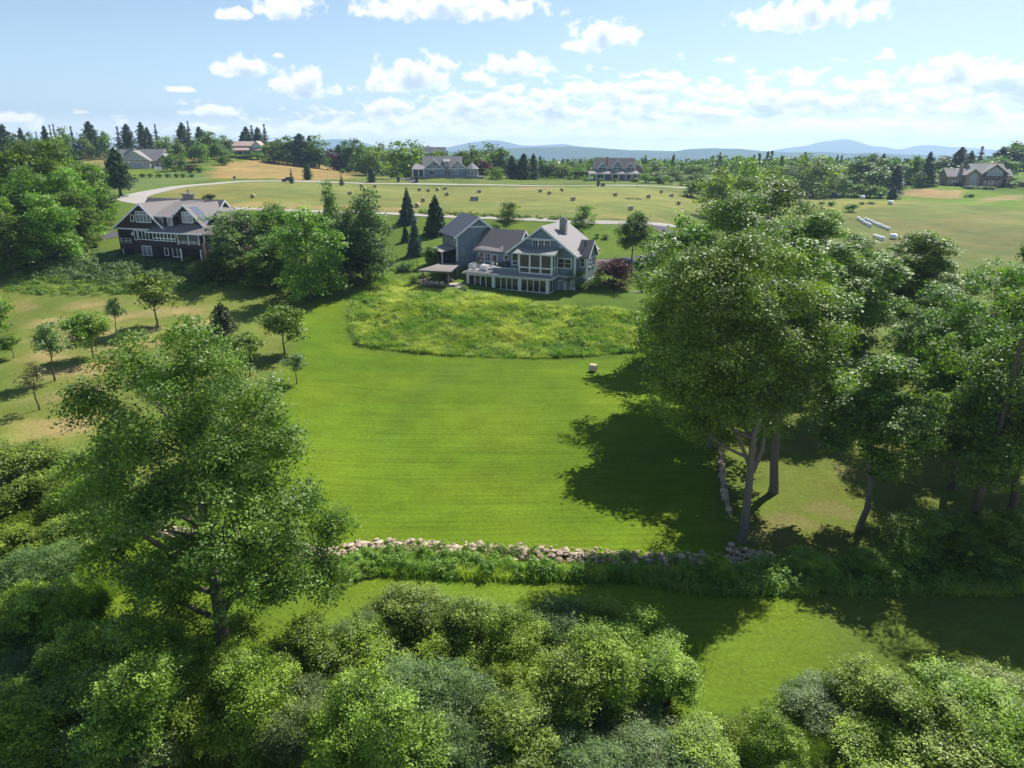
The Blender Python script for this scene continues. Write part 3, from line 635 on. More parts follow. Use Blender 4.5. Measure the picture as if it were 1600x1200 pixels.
class House:
    def __init__(s, loc, rz, label, cat='house', name='house'):
        s.e = empty(name, loc, label, cat, rz); s.M = None
    def mb(s): return MB(s.M)
    def put(s, name, mb, m, parent=None, label=None):
        o = mb.obj(name, M[m] if isinstance(m, str) else m, parent or s.e)
        if label: o['label'] = label
        return o
    def block(s, x0, x1, y0, y1, zb, ze, zr, axis, wm, rm, ov=.45, th=.22, ridge=None, fascia='white', ovf=None):
        """gabled block; axis is the ridge direction"""
        w = s.mb(); ovf = ov if ovf is None else ovf
        if axis == 'y':
            xr = (x0+x1)/2 if ridge is None else ridge
            w.prism([(x0, zb), (x1, zb), (x1, ze), (xr, zr), (x0, ze)], 'y', y0, y1)
            sl = [(x0, ze, -1), (x1, ze, 1)]; a, b = y0-ovf, y1+ov
        else:
            xr = (y0+y1)/2 if ridge is None else ridge
            w.prism([(y0, zb), (y1, zb), (y1, ze), (xr, zr), (y0, ze)], 'x', x0, x1)
            sl = [(y0, ze, -1), (y1, ze, 1)]; a, b = x0-ov, x1+ov
        o = s.put('wall', w, wm); r = s.mb(); t = s.mb()
        for (e, z, sg) in sl:
            k = (zr-z)/abs(xr-e); ex, ez = e+sg*ov, z-k*ov
            r.prism([(ex, ez+.06), (xr, zr+.06), (xr, zr+.06+th), (ex, ez+.06+th)], axis, a, b)
        s.put('roof', r, rm)
        if fascia:
            k0, k1 = (zr-ze)/abs(xr-sl[0][0]), (zr-ze)/abs(xr-sl[1][0]); e0, e1 = sl[0][0]-ov+.002, sl[1][0]+ov-.002; q = .1+th*.8
            for aa, bb in ((a-.05, a-.004), (b+.004, b+.05)):
                s.put('fascia', s.mb().prism([(e0, ze-k0*ov-.14), (xr, zr-.14), (e1, ze-k1*ov-.14), (e1, ze-k1*ov+q), (xr, zr+q), (e0, ze-k0*ov+q)], axis, aa, bb), fascia)
        return o
    def slab(s, name, pts, th, m):
        b = s.mb(); n = len(pts)
        b.add([p for p in pts]+[(p[0], p[1], p[2]-th) for p in pts], [tuple(range(n)), tuple(range(2*n-1, n-1, -1))]+[(i, (i+1) % n, n+(i+1) % n, n+i)[::-1] for i in range(n)])
        return s.put(name, b, m)
    def win(s, u0, u1, z0, z1, at, face='f', nx=1, ny=1, t=.13, bar=.06, glass='glass', frame='white', name='window', trans=0):
        """window on the front ('f', y=at), right ('r', x=at), left ('l') or back ('b')"""
        f, g = s.mb(), s.mb()
        def bx(mb, a, b, c, d, p, q):
            if face == 'f': mb.box(a, b, at-q, at-p, c, d)
            elif face == 'b': mb.box(a, b, at+p, at+q, c, d)
            elif face == 'r': mb.box(at+p, at+q, a, b, c, d)
            else: mb.box(at-q, at-p, a, b, c, d)
        bx(f, u0-t, u0, z0-t, z1+t, .003, .09); bx(f, u1, u1+t, z0-t, z1+t, .003, .09)
        bx(f, u0, u1, z1, z1+t, .003, .09); bx(f, u0, u1, z0-t, z0, .003, .11)
        for i in range(1, nx): x = u0+(u1-u0)*i/nx; bx(f, x-bar, x+bar, z0, z1, .003, .08)
        for j in range(1, ny): z = z0+(z1-z0)*j/ny; bx(f, u0, u1, z-bar*.5, z+bar*.5, .003, .072)
        if trans: bx(f, u0, u1, trans-bar, trans+bar, .003, .074)
        bx(g, u0, u1, z0, z1, .003, .035)
        o = s.put(name, f, frame); s.put('pane', g, glass, o); return o
    def bx(s, name, a, m, parent=None): return s.put(name, s.mb().box(*a), m, parent)
    def rail(s, name, pts, h, m='white', step=1.4):
        b = s.mb()
        for p, q in zip(pts[:-1], pts[1:]):
            p, q = Vector(p), Vector(q); n = max(1, round((q-p).length/step))
            for zz in (h, h*.55, h*.12): b.beam(p+Vector((0, 0, zz)), q+Vector((0, 0, zz)), .07, .06)
            for i in range(n+1): a = p.lerp(q, i/n); b.beam(a, a+Vector((0, 0, h+.06)), .1)
        return s.put(name, b, m)

# --- the grey shingled house in the middle
HO = atz(857, 461, 5.7); H = House(tuple(HO), R(-25), 'grey blue shingled house with a glazed sunroom and raised deck facing the lawn', 'house', 'shingled_house')
H.bx('sunroom_wall', (-16.4, 0, 0, 3.6, -1, 3.0), 'shingle_blue')
H.bx('stone_base', (-16.5, .1, -.1, 3.6, -1.2, .22), 'stone_wall')
H.bx('sunroom_trim', (-16.46, .06, -.055, .0, 2.62, 2.95), 'white')
for x in (-16.2, -10.85, -5.6, -.2): H.bx('pilaster', (x-.22, x+.22, -.06, -.002, .23, 2.6), 'white')
for a, b in ((-15.85, -11.2), (-10.5, -5.95), (-5.25, -.55)): H.win(a, b, .42, 2.42, 0, nx=4, t=.1, bar=.07, name='sliding_window')
H.win(.5, 2.8, .42, 2.42, .1-.1, face='r', nx=2, t=.1, name='sliding_window')
H.slab('sunroom_roof', [(-17, -.75, 2.95), (.75, -.75, 2.95), (.75, 3.6, 3.12), (-17, 3.6, 3.12)], .16, 'white')
H.slab('pent_roof', [(-16.9, -.7, 3.06), (.7, -.7, 3.06), (.5, .35, 3.42), (-16.4, .35, 3.42)], .1, 'roof_light')
H.bx('deck', (-16.4, .3, .36, 5.5, 3.14, 3.34), 'deck')
H.bx('parapet', (-11.2, -6.3, .4, .55, 3.34, 4.1), 'shingle_blue')
H.bx('parapet_cap', (-11.3, -6.3, .35, .6, 4.1, 4.18), 'white')
H.rail('deck_railing', [(-11.3, .5, 3.34), (-16.2, .5, 3.34), (-16.2, 5.4, 3.34)], 1.0)
# screened porch
H.bx('porch_wall', (-6.05, .1, .95, 3.5, 3.3, 7.0), 'screen')
for x in (-6.1, -4.05, -1.95, .15): H.bx('porch_post', (x-.16, x+.16, .8, 1.0, 3.3, 7.02), 'white')
H.bx('porch_rail', (-6.1, .15, .82, .948, 4.35, 4.6), 'white'); H.bx('porch_beam', (-6.2, .3, .8, .949, 6.7, 7.03), 'white'); H.bx('porch_skirt', (-6.2, .3, .78, .946, 3.3, 3.6), 'white')
for y in (1.0, 2.2, 3.4): H.bx('porch_post', (.0, .3, y-.1, y+.1, 3.3, 7.02), 'white')
H.bx('porch_rail', (.104, .24, 1.1, 3.3, 4.35, 4.6), 'white'); H.bx('porch_beam', (.104, .28, 1.1, 3.3, 6.7, 7.03), 'white')
H.slab('porch_roof', [(-6.9, .1, 7.12), (1.0, .1, 7.12), (.8, 3.6, 8.0), (-6.7, 3.6, 8.0)], .2, 'roof_light')
H.bx('fascia', (-6.95, 1.05, .02, .097, 6.88, 7.14), 'white')
# main gable
H.block(-9.2, 3.6, 3.6, 14.5, -1.2, 6.75, 11.35, 'y', 'shingle_blue', 'roof_light', .65)
H.prism = H.mb().prism([(-5.6, 9.3), (.0, 9.3), (-2.8, 11.3)], 'y', 3.53, 3.596); H.put('gable_panel', H.prism, 'shingle_blue')
H.bx('trim_band', (-5.9, .3, 3.5, 3.59, 9.12, 9.32), 'white')
for a in (-4.6, -3.45, -2.3): H.win(a, a+.9, 7.75, 8.95, 3.6, nx=2, ny=2, t=.12, bar=.03)
H.win(.35, 2.75, 4.45, 5.95, 3.6, nx=2, ny=2, t=.16, bar=.05)
H.win(-8.7, -6.5, 4.4, 6.4, 3.6, nx=2, t=.14, trans=5.0)
H.bx('vent', (.5, .95, 3.5, 3.6, 7.7, 8.2), 'white')
H.win(.6, 1.5, -.1, 2.0, 3.6, t=.15, name='door', glass='shingle_blue'); H.win(1.9, 2.8, -.1, 2.0, 3.6, t=.15, name='door', glass='glass_pale')
H.bx('trim_band', (.3, 3.65, 3.52, 3.597, 2.75, 2.95), 'white'); H.bx('corner_board', (3.35, 3.66, 3.52, 3.598, -1, 6.4), 'white')
c = H.mb().box(-1.15, .0, 7.6, 8.6, 8.5, 12.35).box(-1.25, .1, 7.5, 8.7, 12.35, 12.55).box(-.95, -.2, 7.8, 8.4, 12.55, 12.85); H.put('chimney', c, 'stone_wall')
# east wing
H.block(3.6, 5.3, 5.2, 9.8, -1.2, 6.45, 8.8, 'x', 'shingle_blue', 'roof_grey', .4)
H.win(3.98, 4.72, 4.6, 6.0, 5.2, ny=2, t=.14); H.bx('corner_board', (5.02, 5.35, 5.12, 5.196, -1, 6.3), 'white'); H.bx('trim_band', (3.7, 5.0, 5.12, 5.195, 2.6, 2.8), 'white')
for y in (5.9, 7.9): H.win(y, y+1., 4.5, 6.0, 5.3, 'r', ny=2); H.win(y, y+1., .6, 2.2, 5.3, 'r', ny=2)
H.put('vent_pipe', H.mb().tube([(4.3, 6.6, 7.4), (4.3, 6.6, 9.0)], .14), 'metal')
# link and its hipped bay
H.block(-17.3, -9.2, 5.6, 13.4, -1.2, 6.35, 9.75, 'x', 'shingle_blue', 'roof_grey', .5)
H.slab('roof_bay', [(-17.9, 5.0, 6.3), (-11.6, 5.0, 6.3), (-11.6, 6.6, 7.3), (-12.6, 8.6, 8.95), (-14.2, 6.9, 7.5), (-17.6, 5.5, 6.75)], .12, 'roof_light')
H.win(-16.6, -15.65, 4.4, 5.75, 5.6, ny=2, nx=2, bar=.035); H.win(-15.3, -14.35, 4.4, 5.75, 5.6, ny=2, nx=2, bar=.035); H.win(-13.75, -12.9, 3.4, 5.55, 5.6, t=.15, name='door'); H.win(-11.3, -10.5, 4.5, 5.6, 5.6)
# garage wing set at its own angle
gl = Matrix.Rotation(R(25), 4, 'Z') @ Matrix.Translation(Vector(atY(712, 400, 138.))-Vector(HO))
H.M = gl @ Matrix.Rotation(R(20), 4, 'Z')
H.block(.2, 9.0, 0, 10.5, -4.5, 3.75, 7.0, 'y', 'shingle_blue', 'roof_dark', .6)
H.bx('trim_band', (2.6, 6.6, -.09, -.004, 5.3, 5.5), 'white'); H.bx('corner_board', (.15, .45, -.09, -.005, -1, 3.5), 'white'); H.bx('door', (.8, 2.1, -.1, -.004, -.6, 1.7), 'glass_pale')
H.win(1, 2, 1.5, 2.8, .2, 'l'); H.win(4, 5, 1.5, 2.8, .2, 'l'); H.win(7, 8, 1.5, 2.8, .2, 'l')
H.slab('porch_roof', [(-3.0, -.4, .9), (.2, -.4, 1.7), (.2, 7, 1.7), (-3.0, 7, .9)], .15, 'roof_light')
for y in (-.1, 3.2, 6.6): H.bx('porch_post', (-2.8, -2.6, y, y+.2, -3, .85), 'white')
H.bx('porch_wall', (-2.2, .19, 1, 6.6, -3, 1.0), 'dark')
H.M = None

# --- the dark brown house at left
BO = atY(325, 405, 138.); B = House(tuple(BO), R(-20), 'dark brown shingled house with two front gables and white windows on the left slope', 'house', 'brown_house')
B.block(-22.0, -9.2, 0, 11, -2.5, 5.35, 10.0, 'y', 'shingle_brown', 'roof_brown', .7, ridge=-14.7)
B.block(-11.5, .4, 1.2, 11, -2.5, 5.2, 9.9, 'y', 'shingle_brown', 'roof_brown', .7, ridge=-4.9)
B.block(-23.0, -4.0, 6.2, 14.4, -1.5, 6.2, 10.2, 'x', 'shingle_brown', 'roof_brown', .6)
B.bx('upper_wall', (-12.2, -7.3, .35, 7, 5.0, 8.0), 'shingle_brown'); B.slab('upper_roof', [(-12.9, -.15, 7.9), (-6.9, -.15, 7.9), (-6.9, 8.6, 10.3), (-12.9, 8.6, 10.3)], .2, 'roof_brown'); B.bx('fascia', (-12.6, -6.95, -.25, -.154, 7.7, 7.95), 'white')
B.bx('trim_band', (-22.3, -9.2, -.08, -.003, 5.0, 5.25), 'white')
B.win(-16.5, -12.9, 6.6, 8.5, 0, nx=4, glass='glass_pale', trans=8.0); B.win(-17.9, -17.2, 6.7, 7.8, 0)
B.win(-17.6, -17.0, 3.1, 4.8, 0); B.win(-16.5, -13.1, 3.2, 4.75, 0, nx=4); B.win(-16.1, -13.9, .1, 1.8, 0, nx=2, glass='glass_pale')
B.bx('balcony_shade_sheet', (-21.4, -18.7, -.05, .0, 2.2, 4.9), 'dark'); B.rail('balcony_railing', [(-21.3, -.12, 2.3), (-18.8, -.12, 2.3)], .9); B.bx('balcony_post', (-21.3, -21.1, -.2, -.055, -2, 1.1), 'white')  # dark sheet on the flat wall stands in for shade in the balcony recess
B.bx('lower_shade_sheet', (-21.4, -18.7, -.05, .0, -2.0, 1.2), 'dark'); B.bx('small_window', (-18.35, -17.95, -.1, -.003, 3.9, 4.4), 'white')  # lower dark sheet also stands in for shade in a recess
# porch bay
B.bx('porch_wall', (-11.9, .3, -1.3, 1.2, 1.95, 5.0), 'shingle_brown'); B.bx('lower_wall', (-11.9, .3, -.4, 1.2, -2.5, 1.95), 'dark')  # lower wall near black: shade of the open bay put into its colour
B.win(-11.5, -6.1, 3.35, 4.85, -1.3, nx=6, bar=.09, trans=3.75); B.bx('porch_shade_sheet', (-5.3, -.3, -1.36, -1.31, 2.9, 4.9), 'screen'); B.rail('porch_railing', [(-5.3, -1.42, 2.9), (-.3, -1.42, 2.9)], .55)  # dark sheet stands in for shade inside the open porch
for x in (-5.4, -2.8, -.25): B.bx('porch_post', (x-.1, x+.1, -1.45, -1.37, 2.7, 4.95), 'white')
B.slab('porch_roof', [(-12.5, -2.0, 5.0), (1.2, -2.0, 5.0), (.6, 1.2, 6.3), (-12.2, 1.2, 6.3)], .16, 'roof_brown'); B.slab('porch_roof', [(1.2, -2.0, 4.995), (6.2, -1.5, 4.995), (6.2, 9, 4.995), (.5, 9, 6.5), (.5, 1.2, 6.3)], .16, 'roof_brown')
B.bx('gutter', (-12.5, 1.2, -2.12, -2.01, 4.78, 5.0), 'white')
B.win(-8.0, -5.9, .2, 2.0-.1, -.4, nx=2, name='french_door'); B.win(-10.0, -9.2, .4, 1.7, -.4)
for x in (-5.2, -.3): B.bx('post', (x-.14, x+.14, -1.35, -1.1, -2.5, 1.95), 'white')
for i, (x, y) in enumerate(((.9, -1.2), (2.6, -1.0), (4.3, -.8), (5.7, -.6))): B.bx('stone_pier', (x-.35, x+.35, y-.35, y+.35, -3, 2.6 if i else 3.4), 'stone_red'); B.bx('porch_column', (x-.12, x+.12, y-.12, y+.12, 2.6 if i else 3.4, 5.0), 'white')
B.bx('porch_deck', (.3, 6, -1.1, 8.8, 1.7, 2.0), 'stone_red'); B.rail('porch_railing', [(1, -1.1, 2.0), (5.7, -.7, 2.0)], .9); B.bx('porch_wall', (.3, 4.5, 1.2, 8.8, -2.5, 5.0), 'shingle_brown')
B.win(-11.9, -10.3, 6.1, 7.5, .35, nx=2, glass='glass_pale'); B.win(-8.9, -7.9, 6.2, 7.5, .35, glass='glass_pale'); B.win(-6.0, -3.6, 6.7, 8.6, 1.2, nx=3, glass='glass_pale', trans=8.1)
c = B.mb().box(-13.4, -11.4, 9.5, 10.6, 8, 11.3).box(-13.7, -11.1, 9.3, 10.8, 11.3, 11.55).box(-12.4, -12.1, 9.9, 10.2, 11.55, 12.4); B.put('chimney', c, 'stone_wall')
k = (9.9-5.2)/5.3
pt = lambda x, y, d=.34: (x, y, 9.9-(x+4.9)*k+d)
B.slab('solar_panel', [pt(-4.2, 1.6), pt(.2, 1.6), pt(.2, 3.4), pt(-4.2, 3.4)], .06, 'solar')
B.block(-1.6, 1.6, 3.9, 8.5, 3.5, 6.9, 8.5, 'y', 'shingle_brown', 'roof_brown', .4); B.win(-.7, .8, 5.7, 6.8, 3.9, nx=2)
B.block(-24.6, -21.0, 4.5, 12, -1.5, 5.1, 7.4, 'y', 'shingle_brown', 'roof_brown', .5); B.win(-23.6, -22.0, 4.6, 5.6, 4.5, nx=2)
B.win(5.5, 6.5, 3, 4.6, -22.0, 'l')

# --- houses beyond the hay field
def far_house(px, row, Y, rz, label, name='house'):
    g = gnd(px, row) if Y is None else atY(px, row, Y)
    return House(tuple(g), R(rz), label, 'house', name), g
# blue house with turret: scale from its distance
h, g = far_house(697, 276.5, 318., 4, 'blue grey house with two gables and a round corner porch beyond the hay bales', 'blue_house'); s_ = 1.0
h.bx('terrace', (-15, 16, -2.6, 8, -3, .3), 'stone_wall')
h.block(-9.5, 6.5, 1, 9, -2, 3.9, 8.2, 'x', 'shingle_blue', 'roof_light', .5)
h.block(-9.3, -.8, -.2, 6, -2, 3.4, 7.0, 'y', 'shingle_blue', 'roof_light', .4); h.block(1.5, 8.6, -.3, 6, -2, 3.5, 6.7, 'y', 'shingle_blue', 'roof_light', .4)
h.bx('dormer', (-.9, 1.6, .4, 4, 3.4, 6.4), 'shingle_blue'); h.slab('dormer_roof', [(-1.2, .1, 6.4), (1.9, .1, 6.4), (1.9, 4.5, 7.4), (-1.2, 4.5, 7.4)], .15, 'roof_light')
h.win(-.5, 1.2, 4.6, 6.1, .4, nx=2); h.win(-6.3, -3.6, 4.5, 5.8, -.2, nx=3); h.win(3.9, 6.6, 4.2, 5.3, -.3, nx=3)
h.win(-7.4, -4.8, .9, 2.7, -.2, nx=3); h.win(-1.9+1.3, 2.2-.9, .9, 2.8, 1, nx=3); h.win(3.0, 5.0, 1.2, 2.5, -.3, nx=2); h.bx('trim_band', (-9.2, -.9, -.28, -.203, 3.2, 3.5), 'white'); h.bx('trim_band', (1.6, 8.5, -.38, -.303, 3.2, 3.5), 'white')
h.slab('porch_roof', [(-14.6, -1.5, 3.2), (-9.0, -1.5, 3.2), (-9.4, 3, 5.4), (-13.4, 3, 5.4)], .2, 'roof_light')
for x in (-14.1, -11.7, -9.4): h.bx('porch_post', (x-.17, x+.17, -1.2, -.9, .3, 3.1), 'white')
h.bx('porch_wall', (-13.8, -9.5, .5, 3, .3, 3.2), 'screen')
t = h.mb().tube([(11.2, .8, .2), (11.2, .8, 3.3)], 2.7, 10); h.put('turret', t, 'shingle_blue'); t = h.mb().tube([(11.2, .8, 3.3), (11.2, .8, 6.0)], [3.3, .05], 10); h.put('turret_roof', t, 'roof_light')
for k in range(5): a = R(-160+35*k); h.M = Matrix.Translation((11.2, .8, 0)) @ Matrix.Rotation(a+R(90), 4, 'Z'); h.win(-.55, .55, .8, 2.7, -2.62); 
h.M = None
# white-porched grey house
h, g = far_house(958, 281.5, 335., -3, 'pale grey farmhouse with a long white porch and brick chimney beyond the hay field', 'porch_house')
h.bx('foundation', (-11.5, 11.5, -2.8, 8, -3, .3), 'stone_wall')
h.block(-8.5, 9.5, 1.5, 9.5, -2, 5.2, 9.3, 'x', 'shingle_blue', 'roof_grey', .5)
for x0, x1, zz, zr in ((-7.2, -2.8, 5.2, 7.6), (-.8, 4.4, 5.2, 8.7), (5.4, 9.6, 5.2, 7.5)):
    h.block(x0, x1, .8, 5, 3.2, zz, zr, 'y', 'shingle_blue', 'roof_grey', .3); xm = (x0+x1)/2; h.win(xm-1.5, xm+1.5, 4.1, 5.5, .8, nx=3)
h.slab('porch_roof', [(-11.6, -3, 3.0), (11.4, -3, 3.0), (10.6, 1.4, 4.1), (-10.8, 1.4, 4.1)], .22, 'roof_light'); h.bx('porch_beam', (-11.4, 11.2, -2.9, -2.6, 2.55, 2.76), 'white')
for x in (-11, -8, -4.3, -.7, 2.2, 5.3, 8, 10.8): h.bx('porch_post', (x-.18, x+.18, -2.85, -2.55, .3, 2.54), 'white')
h.win(-.2, 4.2, .5, 2.3, 1.5, nx=4); h.win(-7, -4, .9, 2.3, 1.5, nx=2); h.win(6, 8.5, .9, 2.3, 1.5, nx=2)
c = h.mb().box(-3.4, -2.3, 2.2, 3.2, 4, 10.0); h.put('chimney', c, 'stone_red')
# cream house on the left hill
h, g = far_house(222, 263, None, 6, 'cream house with a broad front gable and grey roof on the left hill', 'cream_house')
h.block(-15, 9.5, 2, 12, -2, 4.0, 9.0, 'x', 'cream', 'roof_light', .6)
h.block(-9.2, 4.6, -1, 6, -2, 3.9, 8.3, 'y', 'cream', 'roof_light', .8); h.block(7.0, 14.5, 1, 9, -2, 3.2, 6.8, 'y', 'tan', 'roof_light', .6)
h.win(-5.2, -.2, 4.3, 6.3, -1, nx=4, glass='glass_pale'); h.win(-7.8, -5.6, 1.2, 3, -1, nx=2); h.win(1.2, 4.0, 1.2, 3.2, -1, nx=2); h.win(-4.8, .4, .3, 3.0, -1, nx=4, glass='glass_pale'); h.win(8.2, 9.4, 1.2, 2.6, 1); h.win(11.6, 12.6, 1.2, 2.6, 1); h.bx('trim_band', (-9, 4.4, -1.09, -1.004, 3.5, 3.9), 'tan')
c = h.mb().box(-8, -4.5, 5, 6.5, 7, 9.8); h.put('chimney', c, 'stone_wall')
# terracotta-roofed white house on the hilltop
h, g = far_house(382, 242, 485., 5, 'white two storey house with a terracotta roof behind a hedge on the hilltop', 'hilltop_house')
h.block(-13, 5, 3, 12, -4, 5.6, 8.2, 'x', 'white', 'pinkroof', .6, fascia=None); h.block(2, 13.5, 2, 13, -4, 2.9, 8.4, 'y', 'white', 'pinkroof', .8, fascia=None)
h.slab('porch_roof', [(-7, -1.5, 2.9), (12, -1.5, 2.9), (9, 3, 5.0), (-7, 3, 5.0)], .2, 'pinkroof'); h.bx('balcony', (-13.4, -7, .5, 3, 2.4, 2.7), 'white'); h.rail('balcony_railing', [(-13.2, .6, 2.7), (-7, .6, 2.7)], .9, step=2)
for x in (-13, -10, -7, -4, -1, 2, 5, 8, 11.5): h.bx('porch_post', (x-.15, x+.15, -1.2, -.9, -3, 2.8), 'white')
h.bx('terrace', (-13.5, 12, -1.5, 3, -4, -.2), 'white'); h.win(-12, -8.5, 3.2, 4.8, 3, nx=2); h.win(-6.5, -3.5, 3.6, 5.0, 3, nx=2); h.win(-1, 1.4, 3.6, 5.0, 3, nx=2); h.win(-6, -2, .2, 2.2, 3, nx=3); h.win(-.5, 3.5, .2, 2.2, 2, nx=3); h.win(5, 9, .2, 2.2, 2, nx=3)
# stone and timber house at the right edge
h, g = far_house(1534, 291, None, -6, 'tan stone house with a tall arched window and glazed gable at the right edge', 'stone_house')
h.block(-14.5, -6, 2, 11, -4, 4.2, 7.4, 'x', 'tan', 'roof_light', .5, fascia='tan')
h.block(-8.0, -1.6, -1, 6, -4, 5.0, 7.4, 'y', 'tan', 'roof_light', .5, fascia='tan'); h.block(-4, 10, 1, 12, -4, 5.6, 9.6, 'x', 'tan', 'roof_light', .6, fascia='tan')
h.block(-.8, 10.2, .2, 8, -4, 5.4, 9.4, 'y', 'shingle_brown', 'roof_light', .6, fascia='tan'); h.block(8, 14, 3, 11, -4, 4.4, 7.2, 'x', 'tan', 'roof_light', .4, fascia='tan')
ar = h.mb(); ar.prism([(-6.5, .6), (-3.1, .6), (-3.1, 4.0)]+[(-4.8+1.7*math.cos(R(a)), 4.0+1.6*math.sin(R(a))) for a in range(15, 166, 15)]+[(-6.5, 4.0)], 'y', -1.1, -1.003); o = h.put('arched_window', ar, 'glass_pale')
h.put('frame', h.mb().box(-4.86, -4.74, -1.16, -1.102, .6, 5.5).box(-6.5, -3.1, -1.15, -1.102, 2.3, 2.42), 'tan', o)
h.win(-.2+.6, 8.6, .4, 2.6, .2, nx=5, frame='tan'); h.prism = h.mb().prism([(1.2, 4.4), (8.2, 4.4), (8.2, 6.2), (4.7, 8.7), (1.2, 6.2)], 'y', .1, .196); h.put('gable_window', h.prism, 'glass_pale'); h.put('gable_bar', h.mb().box(2.9, 3.1, .04, .098, 4.4, 7.3).box(6.3, 6.5, .04, .098, 4.4, 7.3).box(4.6, 4.8, .04, .098, 4.4, 8.6), 'tan')
h.bx('balcony', (-1.4, 11, -1.8, .19, 3.4, 3.65), 'tan'); h.rail('balcony_railing', [(-1.4, -1.7, 3.65), (11, -1.7, 3.65)], .9, 'tan', 2)
for x in (-1.2, 2.8, 6.8, 10.8): h.bx('post', (x-.15, x+.15, -1.7, -1.4, -3, 3.39), 'tan')
c = h.mb().box(-8.6, -7.4, 4, 5.2, 3, 9.0); h.put('chimney', c, 'stone_red'); h.win(-13.2, -9, .6, 2.6, 2, nx=3, frame='tan'); h.win(11, 13, .6, 2.4, 3, nx=2, frame='tan')
# roof half hidden behind the trees above the blue house
h, g = far_house(673, 243, 430., 0, 'grey house mostly hidden among trees above the blue house', 'hidden_house')
h.block(-7, 8, 0, 9, -9, 1.4, 4.4, 'x', 'shingle_blue', 'roof_dark', .5); h.win(-4, -1, -.6, .9, 0, nx=2)
# shed roof right of the porch house
h, g = far_house(993, 279, 352., 0, 'small tan outbuilding beside the pale grey farmhouse', 'outbuilding')
h.block(-2.5, 3.0, 0, 5, -3, 4.6, 6.8, 'y', 'tan', 'roof_light', .3); h.win(-.6, .8, 2.0, 3.4, 0)
# ------------------------------------------------------------------ plant kinds
proto('big_maple', broad_meshes, 1, 22, 14, 6.0, 64000, .215, M['leaf_maple'], M['bark_grey'], K=26, rb=(.13, .2))
proto('big_ash', broad_meshes, 2, 23, 12, 6.5, 72000, .215, M['leaf_ash'], M['bark_grey'], K=22, rb=(.13, .2), egg=-.1)
proto('tall_ash', broad_meshes, 3, 18, 8, 4.0, 44000, .20, M['leaf_ash'], M['bark_grey'], K=17, rb=(.15, .24))
proto('slim_maple', broad_meshes, 4, 15, 7.5, 3.6, 40000, .185, M['leaf_maple'], M['bark_grey'], K=18, rb=(.13, .22), egg=.35)
proto('oak_crown', broad_meshes, 5, 20, 12, 3.0, 50000, .21, M['leaf_dark'], M['bark'], K=24, rb=(.14, .2))
proto('mid_broad', broad_meshes, 6, 12, 9, 1.2, 14000, .32, M['leaf_ash'], M['bark'], K=20, rb=(.14, .21), egg=.2)
proto('mid_dense', broad_meshes, 7, 12, 8, 1.0, 14000, .31, M['leaf_dark'], M['bark'], K=16, rb=(.17, .24), egg=.3)
proto('mid_wide', broad_meshes, 8, 11, 11, 1.0, 15000, .32, M['leaf_far'], M['bark'], K=22, rb=(.14, .2), egg=.1)
proto('feathery', broad_meshes, 9, 10, 10, 1.5, 6500, .36, M['leaf_pale'], M['bark'], K=22, rb=(.10, .17), egg=-.2, fill=.3)
proto('poplar', broad_meshes, 10, 12, 5, 3.0, 3600, .34, M['leaf_pale'], M['bark'], K=12, rb=(.15, .26), egg=-.1)
proto('round_tree', broad_meshes, 11, 6, 5.2, 1.31, 13000, .24, M['leaf_dark'], M['bark'], K=14, rb=(.22, .28), egg=.15, fill=.75)
proto('apple', broad_meshes, 12, 4.5, 5, .9, 3600, .24, M['leaf_far'], M['bark'], K=14, rb=(.16, .24))
proto('purple_maple', broad_meshes, 13, 5.2, 6, .6, 9000, .24, M['leaf_purple'], M['bark'], K=14, rb=(.18, .25), fill=.7)
proto('orchard_a', broad_meshes, 14, 7, 5, 2.2, 4600, .24, M['bush_dark'], M['bark'], K=12, rb=(.13, .2))
proto('orchard_b', broad_meshes, 15, 6, 5, 1.35, 5200, .25, M['leaf_ash'], M['bark'], K=16, rb=(.16, .24), egg=.1)
proto('sapling', broad_meshes, 16, 5.5, 3.6, 1.9, 1900, .24, M['leaf_pale'], M['bark'], K=11, rb=(.14, .22))
proto('bare_sapling', broad_meshes, 17, 5.5, 3.6, 1.9, 750, .20, M['leaf_brown'], M['bark'], K=12, rb=(.14, .22), fill=.2)
proto('far_broad', broad_meshes, 18, 12, 10, .6, 2600, .72, M['leaf_far'], M['bark'], K=15, rb=(.16, .24), egg=.15, maxl=6)
proto('far_dense', broad_meshes, 19, 13, 9, .5, 2600, .70, M['leaf_dark'], M['bark'], K=13, rb=(.19, .26), egg=.3, maxl=6)
proto('far_purple', broad_meshes, 45, 11, 9, .5, 2200, .62, M['leaf_purple'], M['bark'], K=13, rb=(.18, .26), egg=.2, maxl=6)
proto('far_lime', broad_meshes, 20, 12, 10, .5, 2600, .70, M['leaf_lime'], M['bark'], K=15, rb=(.17, .24), egg=.1, maxl=6)
proto('far_tall', broad_meshes, 21, 15, 8, 1.0, 2400, .70, M['leaf_far'], M['bark'], K=14, rb=(.17, .26), maxl=6)
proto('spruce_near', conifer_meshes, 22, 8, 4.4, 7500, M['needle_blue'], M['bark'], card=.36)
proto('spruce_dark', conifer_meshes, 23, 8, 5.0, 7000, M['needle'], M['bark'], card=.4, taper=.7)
proto('soft_cone', broad_meshes, 24, 14, 9, .3, 13000, .36, M['leaf_soft'], M['bark'], K=34, rb=(.12, .19), egg=.62, cl=16)
proto('pine_brown', conifer_meshes, 25, 5, 4.5, 3200, M['needle_olive'], M['bark'], card=.3, taper=.6, droop=.0, cb=.22)
proto('spruce_far', conifer_meshes, 26, 20, 11, 3400, M['needle'], M['bark'], card=.85, ragged=.35, gap=.15, taper=.62)
proto('spruce_far_thin', conifer_meshes, 27, 20, 9.5, 2300, M['needle'], M['bark'], card=.8, ragged=.4, gap=.45)
